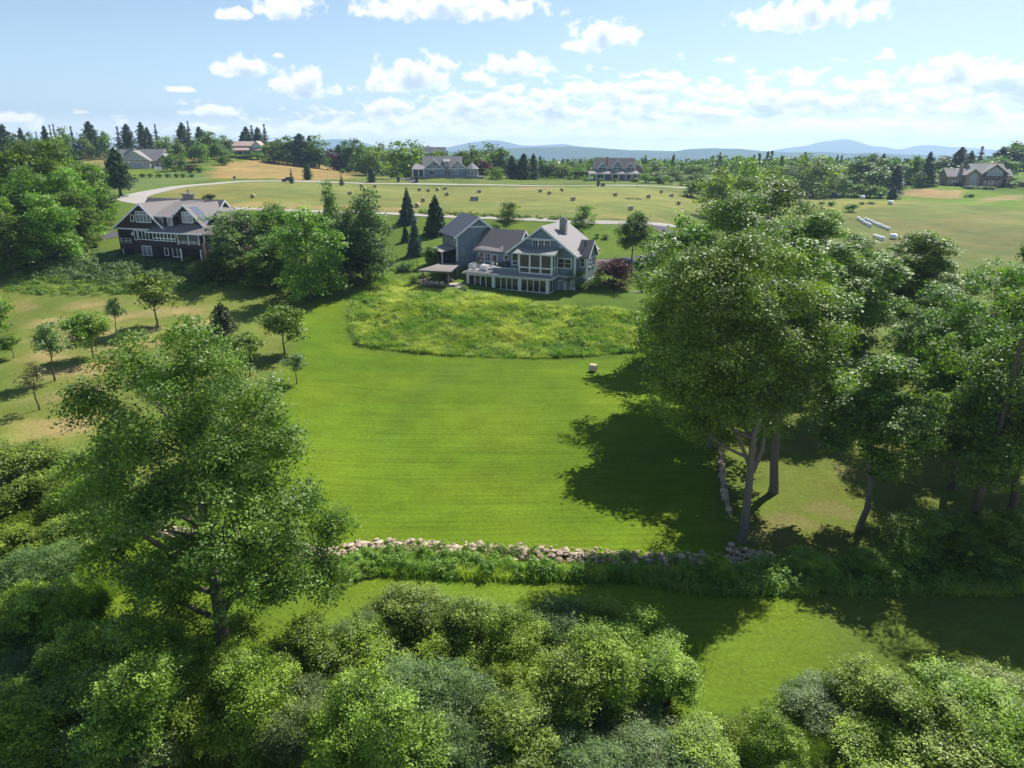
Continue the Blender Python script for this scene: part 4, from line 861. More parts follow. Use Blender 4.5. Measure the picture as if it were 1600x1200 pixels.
proto('pine_far', conifer_meshes, 28, 16, 9, 2600, M['needle_pale'], M['bark'], card=.85, taper=.6, ragged=.3, droop=.05)
proto('pine_low', conifer_meshes, 29, 7, 6, 3200, M['needle_pale'], M['bark'], card=.45, taper=.6, ragged=.3, droop=.0, cb=.2)
proto('shrub_green', shrub_meshes, 31, 5, 5, 42000, .095, M['bush_green'], M['bark'], K=13, spiky=34)
proto('shrub_lime', shrub_meshes, 32, 5, 5, 40000, .10, M['bush_lime'], M['bark'], K=12, spiky=34)
proto('shrub_grey', shrub_meshes, 33, 5, 4.5, 42000, .078, M['leaf_grey'], M['bark'], K=14, spiky=22)
proto('shrub_dark', shrub_meshes, 34, 5, 5.5, 42000, .10, M['bush_dark'], M['bark'], K=12, spiky=30)
proto('shrub_vine', shrub_meshes, 35, 5, 4.5, 42000, .10, M['bush_green'], M['bark'], K=18, spiky=44)
proto('shrub_garden', shrub_meshes, 36, 2, 1.6, 1600, .13, M['leaf_dark'], M['bark'], K=9)
proto('shrub_garden_light', shrub_meshes, 37, 2, 1.6, 1600, .13, M['leaf_ash'], M['bark'], K=9)
proto('shrub_garden_grey', shrub_meshes, 38, 3.4, 3.4, 2600, .15, M['leaf_grey'], M['bark'], K=12)
proto('shrub_far', shrub_meshes, 39, 5, 4, 900, .5, M['leaf_far'], M['bark'], K=9, cl=5)
proto('shrub_far_dark', shrub_meshes, 40, 5, 4, 900, .5, M['leaf_dark'], M['bark'], K=9, cl=5)
proto('shrub_far_red', shrub_meshes, 43, 5, 4, 900, .45, M['leaf_brown'], M['bark'], K=9, cl=5)
proto('shrub_white', shrub_meshes, 44, 1.6, 1.1, 420, .13, M['flower'], M['bark'], K=6)

# big maple of the left foreground, grown lobe by lobe
g = gnd(350, 1008); r = random.Random(4)
lob = []
for px, row, dy, rad in [(215, 575, 1, 2.1), (300, 545, 0, 2.0), (345, 585, -1, 2.0), (165, 640, 0, 2.2), (250, 640, -2, 2.4), (330, 650, 2, 2.5), (405, 630, 0, 1.8), (150, 720, 1, 2.0), (220, 740, -3, 2.6), (310, 735, -3, 2.8), (400, 720, 1, 2.4), (440, 690, 0, 1.4), (170, 800, 0, 2.0), (250, 820, -4, 2.6), (340, 810, -4.5, 2.7), (420, 800, -2, 2.3), (470, 770, 1, 1.6), (180, 870, -1, 1.9), (260, 890, -3.5, 2.2), (350, 880, -4, 2.3), (430, 870, -2.5, 2.1), (495, 850, 0, 1.7), (515, 815, .5, 1.1), (460, 905, -2, 1.5), (510, 900, -.5, 1.3), (200, 905, 2, 1.6), (280, 930, -1.5, 1.2), (395, 915, -3, 1.5), (270, 760, 4, 2.6), (370, 760, 4, 2.6), (320, 680, 4.5, 2.3), (300, 850, 4, 2.6), (400, 850, 4, 2.4), (220, 690, 4, 2.2), (140, 770, 2, 1.6), (235, 600, 3, 1.8)]:
    p = atY(px+8, row+6, g[1]+dy); lob.append((p[0]-g[0], p[1]-g[1], p[2]-g[2], rad*1.0))
tm, cm = broad_meshes('foreground_maple', 51, 20.5, 16, 3.2, 165000, .16, M['leaf_maple'], M['bark_grey'], r0=.42, blobs=lob, cl=36, maxl=30, fill=.35)
e = empty('maple_tree', tuple(g), 'large spreading maple standing alone at the lower left, its trunk above the thicket', 'tree'); mobj('trunk', tm, e); mobj('crown', cm, e)
# tall forked ash at the corner of the stone walls
g = gnd(1160, 848); lob = []
for px, row, dy, rad in [(1150, 420, 0, 2.6), (1100, 430, 1, 2.5), (1200, 425, 1, 2.4), (1070, 480, 0, 2.6), (1130, 480, -2, 3.0), (1200, 490, -1, 2.8), (1250, 470, 2, 2.4), (1055, 550, 1, 2.8), (1110, 560, -2.5, 3.0), (1180, 560, -3, 3.1), (1240, 560, 0, 2.6), (1280, 540, 2, 2.1), (1070, 620, 0, 2.6), (1130, 630, -2, 2.8), (1200, 630, -1, 2.6), (1250, 620, 1, 2.0), (1095, 668, 0, 1.9), (1150, 670, 1, 1.9), (1030, 500, 2, 1.9), (1150, 520, 3.5, 3.1), (1100, 500, 4, 3.0), (1210, 540, 4, 2.8), (1160, 600, 4, 2.8), (1080, 590, 4, 2.6)]:
    p = atY(px, row, g[1]+dy); lob.append((p[0]-g[0], p[1]-g[1], p[2]-g[2], rad))
def fork(tb): tb.tube([(.1, 0, 6.2), (.75, .2, 8.0), (.95, .3, 14)], [.26, .22, .1], 8); tb.tube([(-.1, 0, 6.6), (-1.0, .1, 8.6), (-2.2, .2, 10.6)], [.18, .13, .07], 7)
tm, cm = broad_meshes('forked_ash', 52, 24, 13, 8.5, 125000, .19, M['leaf_ash'], M['bark_grey'], r0=.36, blobs=lob, cl=32, maxl=22, extra=fork, wob=.004)
e = empty('ash_tree', tuple(g), 'tall grey trunked ash forking low down at the corner of the two stone walls', 'tree'); mobj('trunk', tm, e); mobj('crown', cm, e)

T = [
# right hand grove
('tall_ash', 1208, 770, 368, 220, 'slender leaning ash just right of the forked ash, shadow at its foot'),
('tall_ash', 1110, 698, 392, 240, 'ash rising at the far end of the stone wall, mostly behind the forked ash'),
('big_maple', 1110, -82, 308, 240, 'dense maple crown directly behind the forked ash, top left of the grove'),
('big_maple', 1180, -98, 284, 210, 'highest maple of the right grove, its top reaching the hay field'),
('mid_dense', 1052, -100, 330, 130, 'dark maple on the left flank of the grove beside the driveway'),
('big_ash', 1262, -92, 328, 170, 'yellow green ash crown right of the highest maple in the grove'),
('tall_ash', 1292, 640, 376, 160, 'thin ash with a bare lower trunk in the sunlit gap of the grove'),
('tall_ash', 1335, -104, 372, 140, 'pale ash at the back of the grove below the white wrapped bales'),
('big_ash', 1395, -88, 358, 175, 'open branching ash with dark forked stems against the right field'),
('slim_maple', 1342, 832, 552, 185, 'pale leaved young maple on a leaning trunk in front of the grove'),
('big_maple', 1440, -70, 448, 210, 'dark maple in the shade between the young maple and the right edge'),
('oak_crown', 1488, 764, 404, 210, 'tall dark oak with twin stems near the right edge'),
('tall_ash', 1556, -69, 374, 140, 'tallest ash at the right edge, its top against the olive field'),
('oak_crown', 1580, 800, 450, 240, 'dark oak leaning in from the right edge of the photo'),
('oak_crown', 1512, 868, 440, 240, 'broad dark tree standing nearest the mown path at right'),
('oak_crown', 1640, 850, 470, 230, 'low hanging tree cut off by the right edge'),
# far behind the grove
('far_lime', 1120, -205, 266, 62, 'pale yellow green tree peeping over the grove at its left'),
('far_lime', 1160, -215, 252, 58, 'pale tall tree behind the middle of the grove top'),
('far_lime', 1205, -225, 262, 60, 'pale rounded tree behind the right of the grove top'),
('far_broad', 1090, -260, 278, 50, 'small green tree at the right end of the hay field'),
('far_lime', 1266, 305, 244, 74, 'bright broad tree standing over the parked tractors'),
('far_dense', 1298, -340, 252, 26, 'narrow dark tree right behind the bright broad tree'),
('far_tall', 1236, -380, 258, 40, 'mid green tree left of the bright broad tree'),
('far_dense', 1297, 306, 275, 18, 'small clipped dark tree beside the bright broad tree'),
('far_broad', 1316, 306, 277, 26, 'green bushy tree behind the blue tractor'),
('pine_far', 1394, 311, 291, 26, 'small round pine at the end of the bush row by the olive field'),
('far_dense', 1338, -345, 243, 34, 'leftmost dark tree of the wooded knoll right of the bright tree'),
('far_broad', 1358, -350, 239, 36, 'highest light tree on the wooded knoll'),
('spruce_far', 1375, -352, 240, 24, 'dark pointed conifer in the middle of the wooded knoll'),
('far_dense', 1393, -345, 245, 34, 'dark broad tree on the wooded knoll right of the conifer'),
('spruce_far', 1412, -350, 248, 24, 'dark conifer at the right of the wooded knoll'),
('far_dense', 1368, -325, 258, 40, 'dark low tree at the front of the wooded knoll'),
('spruce_far', 1398, -322, 258, 32, 'dark spreading conifer at the front of the wooded knoll'),
('far_broad', 1426, -350, 244, 30, 'leafy tree between the knoll and the stone house'),
('pine_far', 1446, -342, 238, 26, 'tall pine behind the paired bushes left of the stone house'),
('far_broad', 1436, 292, 268, 24, 'left tree of the clump on the tan bank by the stone house'),
('far_dense', 1454, 290, 266, 24, 'right tree of the clump on the tan bank by the stone house'),
('far_broad', 1482, -370, 262, 32, 'pale bush like tree at the left end of the stone house'),
('far_dense', 1470, -400, 243, 34, 'dark wide tree on the skyline left of the stone house'),
('spruce_far', 1496, -400, 230, 30, 'tall dark pine above the roof of the stone house'),
('pine_far', 1512, -390, 236, 24, 'second pine above the roof of the stone house'),
('spruce_far_thin', 1527, -395, 229, 24, 'pointed pine right of the pair above the stone house'),
('pine_far', 1510, -360, 250, 40, 'spreading pine right behind the stone house chimney'),
('far_dense', 1540, -385, 244, 34, 'dark tree behind the gable of the stone house'),
('far_dense', 1562, -360, 243, 34, 'bushy dark pine at the right gable of the stone house'),
('spruce_far', 1560, -400, 230, 30, 'tall dark tree on the skyline right of the stone house'),
('far_broad', 1578, -405, 222, 40, 'highest broad tree on the right skyline'),
('far_dense', 1598, -400, 226, 38, 'dark tree on the skyline cut by the right edge'),
# around the pale farmhouse
('far_dense', 905, -352, 262, 30, 'dark tree close to the left end of the pale farmhouse'),
('far_lime', 880, -365, 258, 30, 'yellow green tree left of the pale farmhouse'),
('far_broad', 862, -360, 255, 32, 'mid green tree in the hedge left of the pale farmhouse'),
('far_broad', 893, -400, 252, 30, 'taller green tree behind the left of the pale farmhouse'),
('far_broad', 935, -400, 246, 40, 'broad tree behind the roof of the pale farmhouse'),
('far_lime', 1004, -360, 258, 24, 'light tree right of the small tan outbuilding'),
('far_broad', 1024, -345, 268, 40, 'low green tree in the hedgerow right of the farmhouse'),
('far_dense', 1052, -350, 264, 34, 'dark hedgerow tree right of the farmhouse'),
('far_dense', 1090, -340, 270, 40, 'dark rounded tree at the right end of the farmhouse hedgerow'),
('far_lime', 1086, -420, 258, 34, 'pale tree behind the end of the farmhouse hedgerow'),
('far_broad', 1020, -430, 252, 34, 'tree behind the hedgerow in front of the distant woods'),
('spruce_far', 818, -330, 240, 30, 'tall dark spruce of the group between the two field houses'),
('spruce_far', 800, -330, 243, 30, 'left dark spruce of the group between the two field houses'),
('spruce_far', 833, -335, 240, 22, 'right pointed spruce of the group between the two field houses'),
('spruce_far', 812, 280.5, 252, 28, 'dark spruce in front of the group between the two field houses'),
('far_broad', 846, -360, 250, 24, 'light tree right of the dark spruce group'),
# around and behind the blue house
('far_lime', 634, -345, 222, 54, 'large willow like tree left of the blue house'),
('far_broad', 655, -380, 232, 36, 'green tree rising behind the left roof of the blue house'),
('far_tall', 613, -400, 224, 24, 'tall narrow tree left of the large willow like tree'),
('far_lime', 690, -370, 237, 40, 'yellow green tree behind the ridge of the blue house'),
('far_broad', 722, -370, 236, 36, 'mid green tree behind the right gable of the blue house'),
('far_broad', 742, -360, 234, 40, 'leafy tree right behind the corner porch of the blue house'),
('far_tall', 738, -440, 224, 26, 'taller tree on the skyline right of the hidden house'),
('far_dense', 764, -410, 223, 40, 'dark broad crowned tree on the skyline right of the blue house'),
('far_broad', 782, -400, 231, 34, 'tree sloping down to the dark spruces'),
('far_purple', 752, -330, 250, 26, 'dark purple tinged tree right of the corner porch'),
('far_lime', 775, 280, 262, 24, 'small bright tree on the lawn right of the blue house'),
('far_dense', 714, -440, 238, 18, 'small dark conifer like tree on the ridge above the blue house'),
('far_dense', 670, -460, 228, 30, 'dark tree over the hidden house roof'),
('round_tree', 630, 277, 255, 20, 'small round lawn tree left of the blue house porch'),
('apple', 604, 275, 256, 18, 'thin pale lawn tree further left of the blue house'),
# centre left skyline
('far_dense', 556, -430, 216, 32, 'dark rounded tree on the skyline before the far mountain'),
('far_dense', 541, -440, 219, 24, 'dark tree left of the rounded skyline tree'),
('far_broad', 567, -405, 224, 28, 'green tree right of the dark rounded skyline tree'),
('far_broad', 546, 262, 236, 28, 'round bushy tree above the tan bank'),
('far_tall', 571, -380, 228, 24, 'tree with an upright crown right of the round bushy tree'),
('far_lime', 586, -375, 229, 28, 'lighter tree between the upright tree and the blue house'),
('far_dense', 596, -420, 222, 24, 'dark narrow tree on the skyline left of the willow like tree'),
('far_tall', 500, -430, 209, 32, 'tall open tree with thin leaves on the left skyline'),
('spruce_far', 487, -435, 212, 18, 'narrow spruce beside the tall open tree'),
('spruce_far', 471, -430, 209, 34, 'dark dense spruce left of the narrow spruce'),
('far_dense', 453, -430, 212, 30, 'dark tree left of the dense spruce'),
('far_broad', 437, -440, 216, 30, 'leafy tree right of the hilltop conifers'),
('far_purple', 521, -420, 231, 18, 'small purplish tree on the ridge before the far mountain'),
('spruce_far', 531, -425, 226, 18, 'small spruce on the ridge before the far mountain'),
# trees round the hilltop and cream houses
('spruce_far', 388, -520, 198, 18, 'leftmost spruce of the four behind the hilltop house'), ('spruce_far_thin', 397, -525, 196, 18, 'second spruce of the four behind the hilltop house'), ('spruce_far', 406, -520, 199, 18, 'third spruce of the four behind the hilltop house'), ('spruce_far_thin', 417, -515, 194, 18, 'rightmost pointed spruce of the four behind the hilltop house'),
('pine_far', 382, -515, 206, 22, 'bushy pine behind the left roof of the hilltop house'), ('far_broad', 424, -480, 222, 34, 'broad tree at the right end of the hilltop house'),
('far_dense', 352, -470, 211, 22, 'dark tree at the left end of the hilltop house'), ('far_broad', 338, -440, 224, 30, 'tall green tree left of the hilltop hedge, right of its twin'), ('far_broad', 312, -420, 222, 28, 'tall green tree right of the cream house, left of its twin'),
('far_dense', 330, -460, 205, 28, 'dark tree behind the pair right of the cream house'), ('spruce_far', 290, -460, 192, 24, 'broad dark spruce high behind the cream house'), ('spruce_far_thin', 300, -465, 189, 14, 'thin spired spruce right of the broad dark spruce'), ('spruce_far', 316, -470, 198, 18, 'spruce with a broken looking top above the cream house trees'),
('far_dense', 322, -468, 203, 20, 'dark tree right of the spired spruces'), ('far_lime', 262, -430, 214, 26, 'light green tree beside the roof of the cream house'), ('far_dense', 278, -425, 215, 24, 'dark green tree right of the light tree over the cream house'), ('far_broad', 268, 268, 240, 28, 'spreading tree right of the cream house terrace'), ('far_broad', 285, 267, 240, 24, 'small tree on the lawn right of the cream house'),
('spruce_far', 204, -450, 194, 22, 'spruce left of the cream house chimney on the skyline'), ('spruce_far_thin', 190, -455, 198, 18, 'thin spruce left of the taller skyline spruce'), ('spruce_far', 227, -445, 191, 18, 'left spruce of the pair right above the cream house'), ('spruce_far', 236, -448, 199, 18, 'right spruce of the pair right above the cream house'), ('spruce_far_thin', 249, -455, 194, 16, 'lone thin spruce right of the pair above the cream house'),
('spruce_far', 147, -450, 190, 26, 'tall dark spruce standing over the left wood'), ('far_broad', 167, -440, 206, 20, 'pale pointed tree right of the tall spruce'), ('far_dense', 133, -440, 208, 24, 'tree left of the tall spruce over the left wood'), ('spruce_far_thin', 119, -440, 197, 16, 'thin spruce on the skyline left of the tall spruce'), ('far_dense', 106, -430, 198, 24, 'broad dark tree on the left skyline'), ('spruce_far_thin', 93, -435, 194, 12, 'right of two thin spruces at the left skyline'), ('spruce_far_thin', 87, -436, 195, 12, 'left of two thin spruces at the left skyline'), ('pine_far', 78, -430, 197, 20, 'pale pine left of the two thin spruces'), ('spruce_far_thin', 65, -420, 206, 10, 'small thin spruce in the gap of the left skyline'), ('far_dense', 54, -420, 206, 16, 'small rounded tree in the gap of the left skyline'), ('spruce_far', 41, -420, 200, 14, 'small spruce right of the big left edge pine'), ('pine_far', 16, -400, 195, 32, 'big dark pine near the left edge of the skyline'), ('spruce_far_thin', 3, -400, 203, 14, 'thin spruce at the very left edge of the skyline'), ('far_dense', 28, -410, 208, 24, 'dark tree leaning on the big left edge pine'),
# wood left of the brown house
('pine_low', 189, 306, 232, 62, 'spreading layered pine on the lawn in front of the cream house'), ('mid_broad', 155, 352, 290, 50, 'small tree with a bare trunk on the lawn left of the brown house'),
('mid_dense', 140, -168, 246, 84, 'dark tree at the right edge of the left wood'), ('mid_broad', 100, -175, 213, 90, 'highest pale crown of the left wood'), ('mid_wide', 48, -172, 220, 100, 'wide crown left of the highest crown in the left wood'), ('mid_wide', 5, -168, 236, 90, 'wide crown on the far left of the left wood'), ('mid_broad', 118, -158, 262, 90, 'mid green crown in the centre right of the left wood'), ('mid_wide', 60, -155, 258, 96, 'yellowish crown in the centre of the left wood'), ('mid_dense', 130, -150, 292, 70, 'shaded dark tree at the right foot of the left wood'), ('mid_broad', 84, 408, 300, 96, 'front tree of the left wood nearest the slope of low shrubs'), ('mid_dense', 22, 424, 330, 90, 'dark front tree of the left wood at the left edge'), ('mid_wide', 30, -150, 286, 96, 'pale crown behind the front trees of the left wood'), ('mid_broad', -12, 410, 285, 90, 'crown of the left wood cut by the left edge'),
# trees between the two houses
('feathery', 376, -132, 320, 120, 'feathery light tree against the right end of the brown house'), ('mid_wide', 432, -138, 316, 90, 'rounded light crown behind the feathery tree'), ('mid_broad', 486, 466, 322, 110, 'big bright tree in front of the row between the two houses'), ('feathery', 440, 446, 360, 90, 'low feathery tree between the brown house and the big bright tree'), ('mid_dense', 350, 440, 388, 80, 'dark low tree below the terrace of the brown house'), ('mid_dense', 420, 446, 384, 90, 'dark low tree in shade left of the big bright tree'), ('poplar', 522, -140, 277, 38, 'thin tall poplar above the row between the two houses'), ('soft_cone', 577, 446, 289, 92, 'tall soft pale larch like conifer left of the spruces'), ('soft_cone', 548, 442, 318, 70, 'shorter soft conifer leaning on the tall larch like one'),
('mid_dense', 520, -137, 330, 60, 'green tree beneath the thin poplar'), ('far_dense', 300, -158, 306, 20, 'small dark tree behind the roof of the brown house'), ('far_dense', 328, -160, 303, 16, 'small pointed tree right of the brown house roof'),
# conifers and lawn trees round the grey house
('spruce_near', 637, 349, 294, 34, 'blue spruce standing highest beside the lower road'), ('spruce_dark', 681, 366, 306, 42, 'broad dark pine left of the garage roof'), ('spruce_near', 649, 400, 338, 30, 'slim blue spruce behind the pergola garden'), ('spruce_dark', 634, 378, 352, 16, 'little dark spruce left of the slim blue spruce'),
('apple', 795, 347, 317, 42, 'round apple tree behind the ridge of the grey house'), ('apple', 911, 352, 322, 42, 'round apple tree behind the chimney of the grey house'), ('round_tree', 987, 408, 337, 55, 'dense round dark tree by the driveway'), ('purple_maple', 963, 450, 406, 50, 'dark purple maple right of the grey house'), ('round_tree', 678, 416, 387, 32, 'round bushy tree at the corner of the garage'),
('spruce_far', 581, 285, 262, 22, 'dark spruce beside the far road near the bales'), ('spruce_far', 481, 281, 255, 24, 'broad young spruce beside the far road'), ('spruce_far_thin', 456, 287, 262, 14, 'slim leaning spruce beside the parked dark car'), ('spruce_far_thin', 534, 290, 272, 16, 'small spruce at the far road behind the poplar'),
# orchard slope
('orchard_a', 247, 512, 425, 78, 'largest orchard tree with a stout bare trunk and long shadow'), ('orchard_b', 146, 560, 484, 66, 'bushy orchard tree left of the large maple top'), ('sapling', 183, 522, 466, 30, 'slender orchard tree behind the bushy one'), ('pine_brown', 351, 531, 474, 50, 'bushy olive needled tree on the orchard slope'), ('orchard_b', 445, 554, 474, 62, 'leafy orchard tree at the edge of the lawn'), ('orchard_a', 391, 588, 520, 60, 'orchard tree with a bent trunk left of the leafy one'), ('sapling', 464, 600, 552, 40, 'pale low sapling on the lawn edge'), ('sapling', 86, 595, 505, 54, 'young orchard tree with a thin slanting trunk'), ('bare_sapling', 62, 641, 565, 50, 'nearly bare brown sapling on the left slope'), ('orchard_b', -4, 545, 455, 50, 'orchard tree cut by the left edge'), ('orchard_a', 22, 560, 522, 36, 'small orchard tree near the left edge'),
]
for t in T: place(t[0], t[1], t[2], t[3], t[4]*(1.9 if t[0].startswith('spruce_far') and t[2] < -380 else 1.3 if t[2] < -300 else 1.15 if t[0].startswith('orchard') else 1), t[5])

S = [  # shrubs: kind, px, base, top, width, label
('shrub_dark', 20, -33, 712, 150, 'dark bush at the top of the left thicket'), ('shrub_lime', 60, -31, 735, 110, 'bright bush at the right of the left thicket top'), ('shrub_green', 128, -35.5, 735, 120, 'dark green bush behind the big maple at the left'), ('shrub_lime', 10, -28, 800, 130, 'bright bush in the middle of the left thicket at the edge'), ('shrub_green', 85, -29, 815, 110, 'leafy bush in the middle of the left thicket'), ('shrub_grey', 50, -27, 850, 100, 'greyish bush inside the left thicket'), ('shrub_lime', 15, -25, 905, 130, 'bright mound of leaves low in the left thicket'), ('shrub_green', 90, -25.5, 925, 120, 'rounded green bush low in the left thicket'), ('shrub_lime', 115, -28, 888, 70, 'small bright bush beside the path at the left'), ('shrub_grey', 30, -22, 985, 150, 'grey green bush near the lower left corner'), ('shrub_green', 130, -23, 975, 120, 'green bush below the shadow of the big maple'), ('shrub_dark', 190, -25, 985, 130, 'shaded bush under the left side of the big maple'), ('shrub_green', 20, -19, 1080, 170, 'bush in the lower left corner'), ('shrub_dark', 120, -20, 1060, 150, 'dark bush right of the lower left corner'), ('shrub_dark', 215, -21.5, 1040, 140, 'dark bush in the shade left of the maple foot'), ('shrub_green', 260, -24.5, 1000, 110, 'dark bush left of the maple trunk'),
('shrub_grey', 190, -18.5, 1110, 150, 'grey green bush at the bottom edge left of centre'), ('shrub_lime', 320, -20.5, 1065, 140, 'bright yellow green bush at the bottom left of the thicket'), ('shrub_lime', 385, -25.5, 1008, 100, 'light bush just right of the maple trunk'), ('shrub_green', 350, -27.5, 1018, 90, 'low bush at the foot of the maple trunk'), ('shrub_green', 400, -22, 1040, 130, 'green bush in the left half of the lower thicket'), ('shrub_grey', 455, -20, 1080, 140, 'grey bush at the bottom edge of the lower thicket'), ('shrub_dark', 470, -26.5, 985, 110, 'bush in the back row of the thicket, third from its left'), ('shrub_grey', 545, -28.5, 955, 90, 'grey rounded bush at the back of the lower thicket'), ('shrub_green', 585, -25, 985, 120, 'green bush in front of the grey rounded one'), ('shrub_dark', 650, -28, 928, 120, 'tallest bush of the lower thicket, dark and upright'), ('shrub_lime', 700, -25.5, 990, 120, 'bright leaved bush right of the tallest bush'), ('shrub_green', 540, -21.5, 1060, 140, 'bush in the middle front of the lower thicket'), ('shrub_dark', 620, -19.5, 1110, 150, 'dark bush at the bottom edge below the tallest bush'), ('shrub_grey', 650, -23, 1030, 140, 'wide grey bush in the centre of the lower thicket'), ('shrub_dark', 745, -29, 945, 100, 'dark bush at the back centre of the lower thicket'), ('shrub_grey', 735, -21, 1080, 150, 'broad silver grey bush at the centre bottom'), ('shrub_lime', 780, -24, 1030, 90, 'yellow leaved bush surrounded by grey ones'), ('shrub_green', 810, -27, 965, 110, 'green bush right of the back centre bush'), ('shrub_grey', 870, -28, 945, 110, 'pale grey bush with fine leaves in the back row'), ('shrub_lime', 920, -27.5, 942, 100, 'yellow green vine topped bush in the back row'), ('shrub_green', 880, -23.5, 1020, 140, 'dark centred bush right of the yellow leaved one'), ('shrub_green', 950, -25, 990, 130, 'leafy bush below the vine topped one'), ('shrub_lime', 1020, -27.5, 972, 130, 'vine covered bush at the right end of the thicket'), ('shrub_green', 1045, -25, 1020, 110, 'rightmost bush of the lower thicket beside the grass'), ('shrub_grey', 985, -23, 1060, 110, 'small grey bush at the right foot of the thicket'), ('shrub_grey', 900, -19.5, 1140, 120, 'small grey bush at the bottom edge right of centre'), ('shrub_dark', 810, -19, 1120, 130, 'dark bush at the bottom edge in the centre'),
('shrub_grey', 1300, -23.5, 1072, 130, 'rounded grey bush at the bottom right'), ('shrub_vine', 1365, -25, 1058, 110, 'vine covered bush right of the rounded grey one'), ('shrub_vine', 1430, -23.5, 1080, 140, 'vine draped bush in the lower right'), ('shrub_vine', 1510, -25.5, 1068, 140, 'pale vine draped bush near the right corner'), ('shrub_green', 1580, -24.5, 1075, 140, 'green bush in the lower right corner'), ('shrub_lime', 1370, -20.5, 1140, 150, 'low bright bush at the bottom edge on the right'), ('shrub_vine', 1500, -20.5, 1140, 170, 'low vine mound at the bottom edge near the right corner'), ('shrub_vine', 1600, -20.5, 1140, 130, 'vine mound in the very corner at lower right'), ('shrub_grey', 1045, -19.5, 1165, 150, 'low feathery grey green bush at the bottom edge'), ('shrub_green', 1210, -21, 1130, 90, 'small leafy bush in the tall grass at the bottom'),
('shrub_grey', 975, -20, 1124, 150, 'wide grey green bush at the bottom edge where the path narrows'), ('shrub_green', 1115, -20, 1152, 130, 'low green bush at the bottom edge right of the path bend'), ('shrub_lime', 1180, -20, 1128, 90, 'small bright bush in the tall grass beside the path'),
('shrub_dark', 1420, 882, 806, 120, 'dark bush left of the one beneath the right trees'), ('shrub_dark', 1490, 885, 815, 140, 'dark bush beneath the right trees'), ('shrub_dark', 1575, 900, 815, 140, 'dark bush at the right edge behind the mown path'), ('shrub_green', 1120, 915, 870, 60, 'leafy bush at the end of the stone wall'), ('shrub_green', 1270, 900, 868, 100, 'low bush right of the stone wall end'), ('shrub_green', 1370, 905, 868, 100, 'low shaded bush in the weed band at right'), ('shrub_green', 560, 900, 882, 50, 'small bush at the left end of the stone wall'),
# round the grey house
('shrub_garden_grey', 896, 452, 420, 34, 'grey leaved tree like shrub by the ground floor door'), ('shrub_garden', 908, 453, 441, 20, 'clipped round shrub nearest the grey leaved shrub'), ('shrub_garden', 922, 451, 438, 16, 'middle clipped round shrub by the house corner'), ('shrub_garden', 932, 450, 437, 20, 'right clipped round shrub beside the purple maple'), ('shrub_garden_light', 936, 441, 426, 24, 'loose green shrub behind the clipped round ones'), ('shrub_garden_light', 906, 371, 359, 18, 'light green shrub on the front lawn behind the chimney'), ('shrub_garden', 933, 372, 364, 10, 'left of two small round shrubs on the front lawn'), ('shrub_garden', 946, 373, 365, 14, 'right of two small round shrubs on the front lawn'), ('shrub_garden_light', 775, 362, 350, 24, 'green shrub behind the link roof'), ('shrub_garden_light', 664, 436, 425, 30, 'low garden shrub left of the pergola'), ('shrub_garden_light', 646, 446, 432, 22, 'bush on the bank edge left of the pergola'), ('shrub_garden', 692, 436, 424, 18, 'dark shrub behind the pergola'), ('shrub_garden_light', 674, 368, 352, 14, 'young bush beside the broad dark pine'), ('shrub_white', 718, 452, 446, 16, 'flowering plant at the left foot of the sunroom'), ('shrub_garden', 725, 455, 446, 16, 'dark shrub at the left foot of the sunroom'), ('shrub_garden_light', 634, 420, 410, 36, 'low golden bush left of the patio seats'),
# round the brown house
('shrub_garden_light', 215, 406, 398, 20, 'flowering bush below the left gable of the brown house'), ('shrub_garden', 300, 410, 401, 24, 'rounded bush at the foot of the brown house'), ('shrub_white', 222, 402, 397, 8, 'white flowering bush below the double window'), ('shrub_garden_light', 126, 372, 356, 18, 'bright bush beside the dark driveway'), ('shrub_garden_light', 142, 366, 354, 16, 'green bush at the back of the dark driveway'), ('shrub_white', 110, 381, 374, 12, 'pale flowering clump beside the dark driveway'), ('shrub_garden_light', 178, 335, 318, 24, 'yellow green bush at the road corner'), ('shrub_garden', 150, 386, 379, 16, 'dark bush on the lawn left of the brown house'), ('shrub_far_red', 330, 312, 303, 26, 'reddish bush behind the brown house roof'), ('shrub_garden_light', 366, 395, 380, 30, 'flowering shrubs at the terrace of the brown house'),
# row by the cream house and fields
]
for i, px in enumerate((223, 235, 249, 263, 276, 287, 299)): S.append(('shrub_far_dark', px, 277.5, 269, 10, ['leftmost of the seven clipped shrubs below the cream house', 'second clipped shrub from the left below the cream house', 'third clipped shrub from the left below the cream house', 'middle one of the seven clipped shrubs below the cream house', 'third clipped shrub from the right below the cream house', 'second clipped shrub from the right below the cream house', 'rightmost of the seven clipped shrubs below the cream house'][i]))
